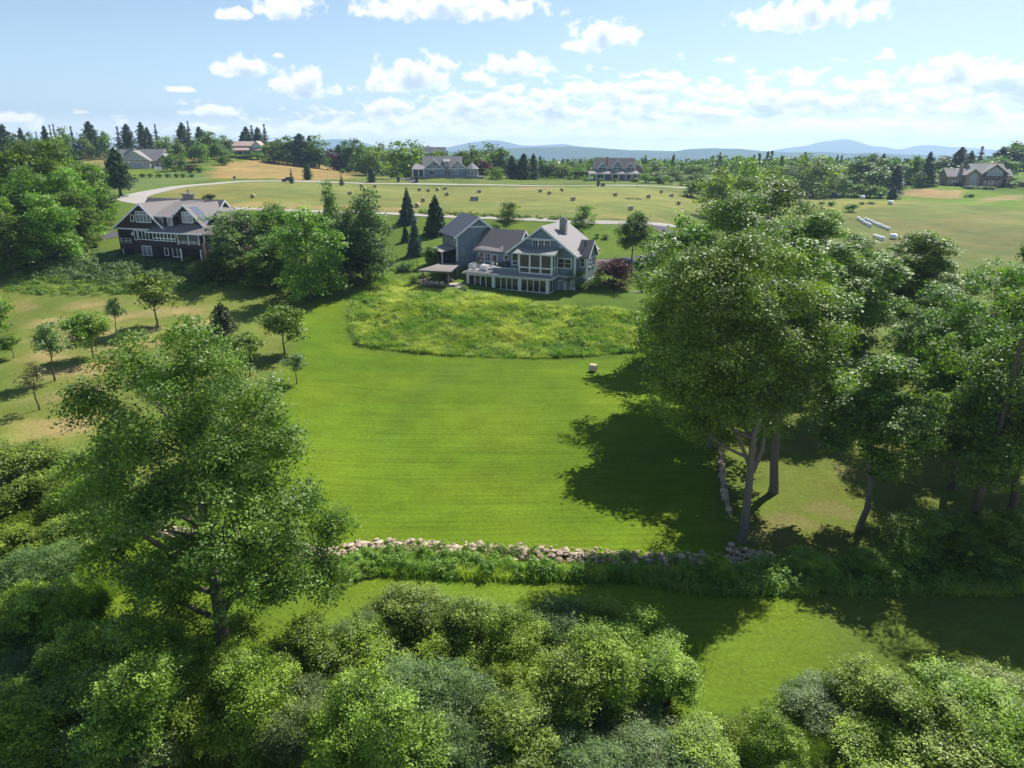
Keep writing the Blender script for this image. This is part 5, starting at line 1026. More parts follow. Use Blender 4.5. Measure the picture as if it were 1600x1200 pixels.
S += [('shrub_far_red', 296, 270, 257, 26, 'purple brown bush right of the cream house'), ('shrub_far', 312, 270, 259, 18, 'green bush at the edge of the tan bank'), ('shrub_far_dark', 365, -452, 241, 34, 'left part of the hedge below the hilltop house'), ('shrub_far_dark', 385, -448, 240, 36, 'middle part of the hedge below the hilltop house'), ('shrub_far', 405, -445, 236, 30, 'right bush of the hedge below the hilltop house'), ('shrub_far', 428, -430, 239, 34, 'light bush right of the hilltop hedge'), ('shrub_far_dark', 350, 258, 240, 26, 'dark bush left of the hilltop hedge'), ('shrub_far', 455, 253, 243, 24, 'bush on the crest of the tan bank, left'), ('shrub_far_dark', 478, 256, 243, 26, 'bush on the crest of the tan bank, middle'), ('shrub_far', 505, 258, 246, 26, 'bush on the crest of the tan bank, right'), ('shrub_far', 525, 259, 242, 28, 'larger bush at the right end of the tan bank'), ('shrub_far_dark', 535, 271, 262, 10, 'small dark bush left of its neighbour on the slope'), ('shrub_far_dark', 545, 270, 259, 12, 'small dark bush right of its neighbour on the slope'), ('shrub_far_red', 564, 268, 257, 16, 'reddish bush on the slope left of the blue house'), ('shrub_far_red', 577, 266, 257, 12, 'smaller reddish bush on the slope left of the blue house'),
('shrub_far', 752, 277, 266, 16, 'rounded bush right of the corner porch'), ('shrub_white', 680, 276.5, 272, 9, 'white flowering bush in front of the blue house'), ('shrub_far', 677, 277, 272, 14, 'low bush below the left gable of the blue house'), ('shrub_far_dark', 915, 283, 276, 12, 'low bush at the left porch corner of the farmhouse'), ('shrub_far_dark', 937, 283.5, 278, 12, 'low bush under the farmhouse porch, left of centre'), ('shrub_far_dark', 961, 284, 278, 10, 'low bush under the farmhouse porch, centre'), ('shrub_far_dark', 992, 284.5, 277, 16, 'low bush at the right porch corner of the farmhouse'), ('shrub_far', 890, 281, 275, 12, 'small round bush on the lawn left of the farmhouse'), ('shrub_far', 1010, 286, 270, 26, 'bright bush right of the farmhouse'), ('shrub_far_dark', 1035, 287, 271, 30, 'hedge bush right of the farmhouse'), ('shrub_far', 1075, 290, 280, 30, 'low pale bush at the end of the farmhouse lawn'),
('shrub_far', 1337, 306, 284, 30, 'left bush of the row in front of the wooded knoll'), ('shrub_far', 1358, 308, 286, 28, 'middle bush of the row in front of the wooded knoll'), ('shrub_far_dark', 1374, 309, 288, 24, 'right bush of the row in front of the wooded knoll'), ('shrub_far_dark', 1284, 320, 313, 12, 'small dark bush in the grass by the tractors'), ('shrub_far_dark', 1299, 322, 312, 16, 'larger dark bush in the grass by the tractors'), ('shrub_far_dark', 1346, 320, 314, 9, 'left of two low bushes in the olive field'), ('shrub_far_dark', 1361, 319, 314, 13, 'right of two low bushes in the olive field'), ('shrub_far', 1250, 326, 311, 22, 'leafy bush at the edge of the grove top'), ('shrub_far', 1330, 331, 316, 24, 'leafy bush by the right end of the grove top'),
('shrub_far_dark', 1487, 287.5, 280, 18, 'dark bush at the left terrace of the stone house'), ('shrub_far_dark', 1500, 290, 284, 22, 'clipped hedge bush below the stone house chairs'), ('shrub_far_dark', 1515, 294, 289, 24, 'low hedge below the arched window'), ('shrub_far_dark', 1540, 295, 290, 26, 'low hedge below the balcony of the stone house'), ('shrub_far_dark', 1578, 292, 283, 22, 'dark bush right of the stone house'), ('shrub_far_dark', 1596, 290, 280, 24, 'dark bush at the right edge by the stone house'), ('shrub_far_dark', 1515, 308, 301, 14, 'small scrubby bush on the bank below the stone house')]
def thicket(kind, px, top, wpx, label):
    # a bush of natural height whose top shows at the given photo row
    rnd = random.Random(px*7+top); h = rnd.uniform(3.4, 6.3)*(1.1 if 'dark' in kind else .8 if 'grey' in kind else 1)*(.62 if px > 930 and top > 1040 else 1)
    d = ray(px, top); t = (h-CAMZ)/d[2]
    for _ in range(4): p = d*t; t = (h+float(zt(p[0], p[1]))-CAMZ)/d[2]
    p = d*t; return plant(kind, (p[0], p[1], float(zt(p[0], p[1]))), h, wpx*1.22/FPX*(p[1]*CP+27*SP), label, 'shrub')
for t in S:
    if -60 < t[2] < 0: thicket(t[0], t[1], t[3], t[4], t[5])
    else: place(*t[:5], t[5], 'shrub')
# ------------------------------------------------------------------ hay bales
M['hay'] = mat('hay', (.62, .52, .34), .95, .22, 6, streak=(1, 6, 1), bump=.6, spec=.05)
M['hay_end_shaded'] = mat('hay_end_shaded', (.36, .28, .18), .95, .35, 8, bump=.8, spec=.05)  # darker than the roll: shade on the end faces put into the colour
M['wrap'] = mat('white_wrap', (.74, .76, .78), .35, .06, 3, spec=.5)
def bale_mesh(r, l, seed, n=20):
    rg = random.Random(seed); mb = MB(); P, rad = [], []
    for t in (-.5, -.47, -.25, 0, .25, .47, .5): P.append((0, l*t, r*.97)); rad.append(r*(.93 if abs(t) == .5 else 1)*rg.uniform(.985, 1.01))
    mb.tube(P, rad, n, cap=False); return mb
def end_mesh(r, l, sg, n=20):
    mb = MB()
    for s in (sg,):
        for k, q in enumerate((.93, .62, .31)):  # rolled layers stepping in and out a little
            d = s*(l*.5+(.0 if k == 0 else -.02 if k == 1 else .015)); d2 = s*(l*.5-.1)
            mb.tube([(0, d2, r*.97), (0, d, r*.97)], [r*q, r*q], n)
    return mb
bm_, em_ = bale_mesh(.78, 1.35, 1).mesh('hay_roll', M['hay'], True), [end_mesh(.78, 1.35, q).mesh('roll_end', M['hay_end_shaded']) for q in (-1, 1)]
def bale(px, row, label, rz, sc=1.0, grp='round hay bales on the mown field'):
    p = gnd(px, row); e = empty('hay_bale', tuple(p-np.array([0, 0, .03])), label, 'hay bale', R(rz), grp); e.scale = (sc*.8,)*3
    mobj('roll', bm_, e); [mobj('end_face', q, e) for q in em_]
BL = [(395, 309.5, 'lone bale at the left of the field near the brown house', 12), (546.5, 304.5, 'bale just right of the thin poplar, nearest of its four'), (564.5, 292.5, 'left bale by the far road above the larch like tree'), (570, 298.5, 'bale between the poplar bale and the two by the far road'), (585.5, 293, 'right bale by the far road above the larch like tree'), (655, 298.5, 'leftmost of a row of four bales below the blue house'), (669, 300, 'second from left in the row of four below the blue house'), (683.5, 298.5, 'third from left in the row of four below the blue house'), (695, 296.5, 'rightmost and farthest in the row of four below the blue house'), (697.8, 306, 'bale lying nearer than the row of four'), (661, 315.5, 'pale sided bale right beside the top of the tall blue spruce'), (652, 324, 'bale half hidden behind the tall blue spruce'), (748.5, 301.5, 'lone bale above the white crate in the field'), (844, 300.5, 'bale on the dry strip left of the farmhouse, leftmost of three'), (858, 304, 'middle nearer bale of the three left of the farmhouse'), (878, 299, 'right bale of the three left of the farmhouse'), (895, 313.5, 'larger bale alone in the middle of the field behind the chimney'), (961, 306.5, 'bale straight below the farmhouse'), (1013, 309.5, 'bale right of the one straight below the farmhouse'), (1033, 302, 'bale below the right end of the farmhouse hedgerow'), (1049, 307.5, 'bale right of the hedgerow one, nearer to the grove'), (985, 328.5, 'nearest and largest bale, above the round dark tree'), (1085, 297.5, 'farthest right bale at the field edge by the grove'), (1060, 320, 'bale partly hidden by the left crown of the grove')]
for i, b in enumerate(BL): bale(b[0], b[1], 'round hay '+b[2], b[3] if len(b) > 3 else ((i*37) % 50)-12)
bale(927, 580.5, 'tan round hay bale alone on the mown lawn below the wild grass bank', 62, .92)
for px, row, lb in ((982, 311, 'left of two flat clumps of loose hay on the field'), (995, 311.3, 'right of two flat clumps of loose hay on the field')):
    p = gnd(px, row); rg = np.random.default_rng(px); C = p+rg.normal(size=(240, 3))*[.7, .5, .14]; C[:, 2] = np.abs(C[:, 2]-p[2])+p[2]
    tag(mobj('hay_clump', card_mesh('hay_clump', rg, [(C, .35, None, np.full(240, .6), .8, .25, None)], M['leaf_brown'])), lb, 'hay', 'loose hay')
wm_ = bale_mesh(.75, 1.5, 3, 14).tube([(0, -.76, .73), (0, .76, .73)], [.70, .70], 14).mesh('wrapped_roll', M['wrap'], True)
def wrapped_row(a, b, n, what):
    A, Bq = gnd(*a), gnd(*b); rz = math.atan2(-(Bq-A)[0], (Bq-A)[1])
    for i in range(n):
        q = A+(Bq-A)*i/max(1, n-1); q[2] = float(zt(q[0], q[1]))
        o = mobj('wrapped_bale', wm_); o.location = q; o.rotation_euler = (0, 0, rz+.04*((i*7) % 5-2)); o.scale = (.68, .85, .68+.03*(i % 3))
        tag(o, what, 'wrapped bale', 'white wrapped bales lying end to end in the olive field')
wrapped_row((1341, 344), (1359, 355), 6, 'white plastic wrapped bale in the left row beside the grove')
wrapped_row((1353, 345), (1387, 360), 8, 'white plastic wrapped bale in the right row beside the grove')
wrapped_row((1367, 372), (1378, 376), 3, 'white plastic wrapped bale in the short nearer row')
for px, row, lb in ((1395, 374, 'single white wrapped bale right of the short row'), (1391, 319.5, 'small white wrapped bale alone in the olive field'), (1347, 311, 'white wrapped bale in front of the bush row')):
    o = mobj('wrapped_bale', wm_); o.location = gnd(px, row); o.rotation_euler = (0, 0, .6); tag(o, lb, 'wrapped bale')

# ------------------------------------------------------------------ vehicles
M['carpaint'] = mat('dark_car_paint', (.018, .022, .03), .25, .1, spec=.6); M['rubber'] = mat('rubber', (.02, .02, .02), .9, .1); M['tractor_blue'] = mat('blue_tractor_paint', (.03, .06, .14), .35, .1, spec=.5); M['light'] = mat('lamp_glass', (.6, .6, .58), .2, .05)
def wheel(e, x, y, r, w):
    o = MB().tube([(x-w/2, y, r), (x-w/2+.03, y, r), (x+w/2-.03, y, r), (x+w/2, y, r)], [r*.9, r, r, r*.9], 16).obj('wheel', M['rubber'], e); MB().tube([(x-w/2-.01, y, r), (x+w/2+.01, y, r)], r*.55, 12).obj('rim', M['metal'], o)
p = gnd(450, 284.2); e = empty('parked_car', tuple(p+[0, 0, .08]), 'dark sport utility vehicle parked on the far gravel road', 'car', R(80))
MB().prism([(-2.3, .35), (2.3, .35), (2.35, .85), (2.1, 1.05), (1.0, 1.15), (-2.25, 1.15), (-2.35, .8)], 'x', -.9, .9).obj('body', M['carpaint'], e)
MB().prism([(-2.2, 1.15), (1.0, 1.15), (.3, 1.75), (-1.95, 1.75)], 'x', -.78, .78).obj('cabin', M['carpaint'], e)
MB().prism([(-1.95, 1.2), (.75, 1.2), (.22, 1.66), (-1.8, 1.66)], 'x', -.8, .8).obj('side_window', M['glass'], e); MB().add([(-.7, 1.0, 1.2), (.7, 1.0, 1.2), (.65, .36, 1.73), (-.65, .36, 1.73)], [(0, 1, 2, 3)]).obj('windscreen', M['glass'], e)
for x in (-.85, .85):
    for y in (-1.45, 1.45): wheel(e, x, y, .37, .24)
    MB().box(x-.2 if x > 0 else x, x if x > 0 else x+.2, 2.3, 2.37, .75, .9).obj('headlight', M['light'], e)
def tractor(px, row, rz, label, m='tractor_blue'):
    e = empty('tractor', tuple(gnd(px, row)), label, 'tractor', R(rz))
    MB().box(-.45, .45, .1, 2.3, .8, 1.6).box(-.35, .35, 2.3, 2.4, .85, 1.45).obj('hood', M[m], e); MB().box(-.75, .75, -1.3, .1, .7, 1.35).obj('chassis', M['metal'], e)
    MB().box(-.75, .75, -1.25, .0, 1.35, 2.45).obj('cab', M['glass'], e); MB().box(-.9, .9, -1.4, .15, 2.45, 2.6).obj('cab_roof', M[m], e)
    for x in (-.95, .95): wheel(e, x, -.75, .85, .45); wheel(e, x, 1.7, .5, .32); MB().box(x-.3, x+.3, -1.5, .0, 1.72, 1.8).obj('fender', M[m], e)
    MB().tube([(.3, 1.2, 1.6), (.3, 1.2, 2.5)], .06, 8).obj('exhaust_pipe', M['metal'], e)
tractor(1305, 310.5, -60, 'dark blue cab tractor parked in the grass right of the bright tree'); tractor(1264, 308.5, 75, 'dark blue tractor parked in the shade under the bright tree')
e = empty('farm_trailer', tuple(gnd(1250, 308)), 'low dark farm trailer beside the shaded tractor', 'trailer', R(70))
MB().box(-1.1, 1.1, -2.4, 2.4, .8, 1.0).box(-1.1, -1.0, -2.4, 2.4, 1.0, 1.5).box(1.0, 1.1, -2.4, 2.4, 1.0, 1.5).box(-1.1, 1.1, -2.4, -2.3, 1.0, 1.5).obj('trailer_bed', M['metal'], e); MB().beam((0, 2.4, .9), (0, 3.8, .6), .12).obj('drawbar', M['metal'], e)
for x in (-1.0, 1.0): wheel(e, x, -.6, .45, .3)

# ------------------------------------------------------------------ roadside and field things
M['bin'] = mat('bin_plastic', (.05, .04, .045), .6, .1)
def bin_(px, row, label, sc=1.):
    e = empty('wheeled_bin', tuple(gnd(px, row)), label, 'bin', .2); e.scale = (sc,)*3
    MB().prism([(-.32, .1), (.32, .1), (.4, 1.3), (-.4, 1.3)], 'y', -.4, .4).obj('bin_body', M['bin'], e); MB().box(-.44, .44, -.46, .46, 1.305, 1.42).obj('bin_lid', M['bin'], e)
    for x in (-.36, .36): MB().tube([(x-.05, .3, .14), (x+.05, .3, .14)], .14, 10).obj('wheel', M['rubber'], e)
bin_(622.5, 284.3, 'dark wheeled bin left of the blue house driveway', 1.5); bin_(651, 285, 'dark wheeled bin right of the blue house driveway', 1.6)
bin_(934.5, 291, 'larger dark bin by the road below the farmhouse', 1.2); bin_(940, 291.2, 'middle small bin by the road below the farmhouse', .8); bin_(943.5, 291.3, 'right small bin by the road below the farmhouse', .8)
e = empty('mailbox', tuple(gnd(367, 284)), 'dark mailbox on a post at the far bend of the road', 'mailbox'); MB().box(-.12, .12, -.12, .12, -.2, 1.3).obj('post', M['weathered'], e)
mb = MB().prism([(-.35, 1.3), (.35, 1.3), (.35, 1.75)]+[(.35*math.cos(R(a)), 1.75+.35*math.sin(R(a))) for a in range(20, 161, 20)]+[(-.35, 1.75)], 'y', -.6, .6); mb.obj('box', M['metal'], e)
e = empty('field_crate', tuple(gnd(741, 313.5)), 'pale grey double crate standing in the hay field', 'crate', .1)
for s in (-.62, .62): MB().box(s-.56, s+.56, -.6, .6, .05, 1.25).obj('crate_body', M['deck'], e); MB().box(s-.4, s+.4, -.64, -.603, .3, 1.0).obj('crate_panel', M['weathered'], e)
def post(px, row, h, label):
    p = gnd(px, row); tag(MB().box(-.06, .06, -.06, .06, -.2, h).box(-.08, .08, -.08, .08, h, h+.06).obj('marker_post', M['weathered']), label, 'post').location = p
post(719, 289, 2.4, 'thin post at the road edge right of the blue house'); post(709, 286, 1.8, 'short thin post on the lawn below the blue house'); post(104, 522, 1.3, 'thin wooden stake on the orchard slope'); post(995, 292.5, 1.3, 'short road post below the farmhouse')
# deck chairs of distant houses
def seat(loc, rz, label, m='fabric', sc=1., grp=None, cat='chair', name='garden_chair'):
    e = empty(name, tuple(loc), label, cat, rz, grp); e.scale = (sc,)*3
    MB().box(-.34, .34, -.35, .35, .36, .46).obj('seat', M[m], e); MB().prism([(.25, .46), (.36, .46), (.52, 1.05), (.42, 1.08)], 'x', -.34, .34).obj('backrest', M[m], e)
    for x in (-.34, .28): MB().box(x, x+.06, -.3, .35, .62, .66).obj('armrest', M[m], e)
    for x in (-.3, .24):
        for y in (-.33, .28): MB().box(x, x+.06, y, y+.06, 0, .36).obj('leg', M[m], e)
    return e
for px, row, lb in ((243, 265.6, 'leftmost white chair on the cream house terrace'), (248, 266, 'second white chair on the cream house terrace'), (252, 266, 'third white chair on the cream house terrace'), (257, 266, 'rightmost white chair on the cream house terrace'), (1492, 287.5, 'left white chair on the lawn of the stone house'), (1498, 287.8, 'right white chair on the lawn of the stone house')): seat(gnd(px, row), .2, lb, 'white', 1.5)

# ------------------------------------------------------------------ patio and deck of the grey house
HM = Matrix.Translation(Vector(HO)) @ Matrix.Rotation(R(-25), 4, 'Z')
def hl(x, y, z): return HM @ Vector((x, y, z))
pz = float(gnd(695, 444)[2]); P0 = [gnd(*q)[:2] for q in ((657, 447), (728, 449), (730, 430), (668, 427))]
mb = MB(); zz = pz+.12; n = 4
mb.add([(q[0], q[1], zz) for q in P0]+[(q[0], q[1], zz-2) for q in P0], [(0, 1, 2, 3), (7, 6, 5, 4)]+[(i, (i+1) % 4, 4+(i+1) % 4, 4+i)[::-1] for i in range(4)]); tag(mb.obj('patio', M['paver']), 'stone paved patio under the pergola', None, None, 'structure')
A = np.array([661, 445.5]); pts = [atz(661.5, 446.5, zz), atz(701, 448.5, zz), atz(714.5, 437, zz), atz(690, 436, zz)]
c0 = sum(pts)/4; e = empty('pergola', tuple(c0), 'grey weathered pergola with four posts beside the sunroom', 'pergola'); ph = 2.55
lp = [q-c0 for q in pts]
for q in lp: MB().box(q[0]-.14, q[0]+.14, q[1]-.14, q[1]+.14, 0, ph).obj('post', M['weathered'], e)
ext = lambda a, b, k: (Vector(a)-(Vector(b)-Vector(a)).normalized()*k, Vector(b)+(Vector(b)-Vector(a)).normalized()*k)
for a, b in ((lp[0], lp[1]), (lp[3], lp[2])): a, b = ext(a, b, .7); MB().beam(a+Vector((0, 0, ph+.12)), b+Vector((0, 0, ph+.12)), .14, .24).obj('beam', M['weathered'], e)
mb = MB()
for i in range(26):
    t = -.12+1.24*i/25; a = Vector(lp[0]).lerp(Vector(lp[1]), t); b = Vector(lp[3]).lerp(Vector(lp[2]), t); a, b = ext(a, b, .7); mb.beam(a+Vector((0, 0, ph+.33)), b+Vector((0, 0, ph+.33)), .17, .11)
mb.obj('slats', M['weathered'], e)
mb = MB(); w0, w1 = Vector(atz(655, 443, zz)), Vector(atz(692, 434, zz)); mb.beam(w0+Vector((0, 0, .2)), w1+Vector((0, 0, .2)), .5, .8); tag(mb.obj('garden_wall', M['stone_red']), 'low reddish stone wall along the back of the pergola patio', 'garden wall')
def lounger(px, row, rz, label):
    e = empty('patio_lounger', tuple(atz(px, row, zz)), label, 'lounger', rz, 'loungers under the pergola')
    MB().box(-.33, .33, -.9, .35, .28, .36).obj('seat', M['fabric'], e); MB().prism([(.33, .3), (.42, .3), (1.0, .85), (.92, .92)], 'x', -.33, .33).obj('backrest', M['fabric'], e)
    for x in (-.3, .25):
        for y in (-.8, .3): MB().box(x, x+.05, y, y+.05, 0, .28).obj('leg', M['metal'], e)
for i, (px, row) in enumerate(((669, 445), (676, 445.5), (683, 446), (690, 446.3))): lounger(px, row, 2.9+.15*i, ['first', 'second', 'third', 'fourth'][i]+' pale lounger from the left under the pergola')
def table(loc, r, h, label, m='weathered', rz=0, name='patio_table'):
    e = empty(name, tuple(loc), label, 'table', rz); MB().tube([(0, 0, h-.05), (0, 0, h)], r, 18).obj('tabletop', M[m], e); MB().tube([(0, 0, .04), (0, 0, h-.05)], .07, 8).obj('pedestal', M['metal'], e); MB().tube([(0, 0, 0), (0, 0, .04)], r*.5, 14).obj('base', M['metal'], e)
seat(atz(706, 441, zz), .8, 'patio chair at the right end under the pergola', 'weathered'); table(atz(700, 441.5, zz), .5, .7, 'small round patio table under the pergola')
# garden seats up on the left
g0 = gnd(628, 421); table(g0, .7, .74, 'round table of the seating nook left of the pergola', 'metal')
for i, (dx, dy, rz, lb) in enumerate(((-1.3, .2, 1.4, 'left'), (1.3, .1, -1.4, 'right'), (.2, 1.2, 0, 'far'), (-.2, -1.3, 3.1, 'near'))): seat(gnd(628, 421)+np.array([dx, dy, float(zt(g0[0]+dx, g0[1]+dy))-g0[2]]), rz, lb+' chair of the seating nook left of the pergola', 'weathered')
e = empty('trellis', tuple(gnd(646, 421)), 'grey wooden trellis stand in the garden below the slim blue spruce', 'trellis'); 
for x in (-.8, 0, .8): MB().box(x-.05, x+.05, -.05, .05, 0, 2.3).obj('post', M['weathered'], e)
for z in (.7, 1.4, 2.1): MB().box(-.95, .95, -.1, -.055, z, z+.08).obj('rail', M['weathered'], e)
e = empty('garden_fence', tuple(hl(-18.5, 6.0, 2.2)), 'weathered wooden railing on the upper terrace behind the pergola', 'railing', R(-25))
MB().box(-4.5, .9, 0, .12, 1.0, 1.1).obj('top_rail', M['weathered'], e)
mb = MB()
for i in range(28): mb.box(-4.4+i*.19, -4.34+i*.19, .03, .09, .1, .995)
mb.obj('balusters', M['weathered'], e); MB().box(-4.5, .9, -.05, 2.4, -.4, .1).obj('terrace_edge', M['stone_red'], e)
# deck: tilted closed parasol, chairs, table, boxes
e = empty('folded_parasol', tuple(hl(-15.0, 3.0, 3.36)), 'brown folded cantilever parasol leaning on the deck', 'parasol', R(-25))
MB().box(-.45, .45, -.45, .45, 0, .12).obj('base', M['metal'], e); MB().beam((0, 0, .1), (.15, 0, 2.6), .09).obj('pole', M['weathered'], e); MB().tube([(-.75, 0, 1.0), (-.35, 0, 1.7), (.1, 0, 2.75), (.18, 0, 2.9)], [.16, .27, .18, .04], 10).obj('canopy', M['cloth_brown'], e)
for (x, y, rz, m, lb) in ((-15.6, 1.9, .6, 'fabric', 'pale deck chair beside the folded parasol'), (-14.0, 1.6, -.4, 'fabric', 'pale cushioned deck chair right of the folded parasol'), (-11.9, 2.4, -1.2, 'fabric', 'pale deck chair before the glazed door'), (-12.9, 3.6, .2, 'fabric', 'deck chair with its back to the house wall')): seat(hl(x, y, 3.345), R(-25)+rz, lb, m, 1.1)
e = empty('storage_box', tuple(hl(-13.2, 1.3, 3.345)), 'white slatted storage box on the edge of the deck', 'box', R(-25)); MB().box(-.7, .7, -.4, .4, .05, .85).obj('box_body', M['white'], e); MB().box(-.75, .75, -.45, .45, .855, .93).obj('lid', M['white'], e)
table(hl(-12.4, 1.9, 3.345), .7, .45, 'low wooden table among the deck chairs', 'tan', name='deck_table')
e = empty('barbecue_grill', tuple(hl(-10.6, 4.6, 3.345)), 'black barbecue grill against the house on the deck', 'grill', R(-25)); MB().box(-.6, .6, -.3, .3, .35, .85).obj('cabinet', M['metal'], e); MB().tube([(-.6, 0, .95), (.6, 0, .95)], .32, 12).obj('hood', M['metal'], e)
for x in (-.55, .5): MB().box(x, x+.06, -.25, .25, 0, .35).obj('leg', M['metal'], e)
for i, (x, y, lb) in enumerate(((-16.0, 3.4, 'clay flower pot at the left corner of the deck'), (-11.7, 4.9, 'clay flower pot beside the deck door'), (-9.9, 4.9, 'clay flower pot right of the grill'))):
    e = empty('flower_pot', tuple(hl(x, y, 3.345)), lb, 'flower pot'); MB().tube([(0, 0, 0), (0, 0, .45), (0, 0, .5)], [.18, .27, .3], 12).obj('pot', M['pot'], e)
    rg = np.random.default_rng(i); mobj('flowers', card_mesh('flowers', rg, [(rg.normal(size=(160, 3))*[.22, .22, .16]+[0, 0, .75], .14, None, rg.uniform(0, 1, 160), .5, .7, None)], M['leaf_ash']), e)
e = empty('stone_steps', tuple(gnd(938, 415)), 'reddish stone steps and ledge beside the east wing', 'steps', R(-25))
for i in range(4): MB().box(-1.4, 1.4, i*.55, i*.55+.6, -.3, .15+i*.18-.004*i).obj('step', M['stone_red'], e)
p = gnd(998, 458); o = MB().tube([(-1.6, 0, .02), (1.6, .15, .02)], .22, 8).obj('flat_stone', M['stone_wall']); o.location = p; tag(o, 'pale flat stone lying on the lawn right of the purple maple', 'stone')
# fallen branch and boulders
def boulder(px, row, s, label):
    rg = np.random.default_rng(int(px)); import bmesh
    b = bmesh.new(); bmesh.ops.create_icosphere(b, subdivisions=2, radius=1)
    for v in b.verts: v.co *= 1+rg.normal(0, .07); v.co.z *= .6
    me = bpy.data.meshes.new('boulder'); b.to_mesh(me); b.free(); at = me.attributes.new('tint', 'FLOAT', 'POINT'); at.data.foreach_set('value', np.full(len(me.vertices), .95, np.float32)); me.materials.append(M['stone'])
    o = mobj('boulder', me); o.location = gnd(px, row)+np.array([0, 0, s*.25]); o.scale = (s,)*3; tag(o, label, 'boulder')
boulder(1066, 872, .38, 'large pale boulder on the shaded part of the stone wall'); boulder(1076, 868, .26, 'smaller pale boulder beside the largest one on the wall'); boulder(1047, 871, .26, 'pale boulder left of the largest one on the wall'); boulder(1143, 853, .3, 'boulder at the foot of the forked ash'); boulder(1268, 888, .3, 'boulder peeping out of the weeds right of the wall'); boulder(1140, 862, .3, 'round boulder between the ash foot and the wall end')
tag(MB().tube([tuple(gnd(1483, 836)+[0, 0, .15]), tuple(gnd(1497, 831)+[0, 0, .35]), tuple(gnd(1512, 827)+[0, 0, .2])], [.09, .07, .03], 6).obj('fallen_branch', M['bark_grey']), 'pale fallen branch on the ground under the dark oak', 'branch')
e = empty('garden_stone', tuple(gnd(416, 447)), 'small pinkish stone at the shaded edge of the orchard', 'stone'); MB().tube([(0, 0, 0), (0, 0, .5), (.05, 0, .8)], [.5, .42, .2], 9).obj('stone', M['stone_red'], e)
# ------------------------------------------------------------------ haze, sky, sun, camera
SUN_AZ, SUN_EL = R(38.5), R(50)
me = MB().box(-15500, 15500, -600, 12000, -90, 206)
m, nt, out = newmat('haze_air'); pv = N(nt, 'VolumePrincipled'); pv.inputs['Density'].default_value = HAZE; pv.inputs['Color'].default_value = (.48, .69, .94, 1); pv.inputs['Anisotropy'].default_value = .35
L(nt, pv.outputs[0], out.inputs['Volume']); o = me.obj('haze', m); tag(o, 'thin blue summer haze filling the valley', None, None, 'stuff')
w = bpy.data.worlds.new('World'); scene.world = w; w.use_nodes = True; nt = w.node_tree
for n in list(nt.nodes): nt.nodes.remove(n)
out = nt.nodes.new('ShaderNodeOutputWorld'); bg = nt.nodes.new('ShaderNodeBackground'); L(nt, bg.outputs[0], out.inputs[0])
sky = N(nt, 'TexSky', sky_type='NISHITA', sun_disc=False, sun_elevation=SUN_EL, sun_rotation=SUN_AZ, altitude=200, air_density=1.0, dust_density=.6, ozone_density=1.3)
tc = N(nt, 'TexCoord'); sx = N(nt, 'SeparateXYZ'); L(nt, tc.outputs['Generated'], sx.inputs[0])
DEG = 180/math.pi
az = mathn(nt, 'MULTIPLY', mathn(nt, 'ARCTAN2', sx.outputs[0], sx.outputs[1]), DEG); el = mathn(nt, 'MULTIPLY', mathn(nt, 'ARCSINE', sx.outputs[2]), DEG)
def dirdeg(px, py):
    d = ray(px, py); return math.degrees(math.atan2(d[0], d[1])), math.degrees(math.atan2(d[2], math.hypot(d[0], d[1])))
CL = [(650, 112, 62, 34), (690, 95, 26, 16), (610, 133, 50, 16), (800, 100, 58, 22), (745, 118, 26, 12), (945, 52, 56, 26), (915, 66, 34, 18), (700, 8, 150, 28), (790, 12, 40, 22), (1265, 20, 95, 27), (1200, 38, 36, 14), (470, 128, 46, 30), (380, 104, 44, 20), (445, 10, 40, 24), (370, 21, 22, 12), (285, 139, 18, 6), (1490, 108, 62, 24), (1570, 118, 60, 24), (20, 183, 30, 9), (330, 173, 46, 11), (1010, 132, 40, 10), (435, 85, 10, 6)]
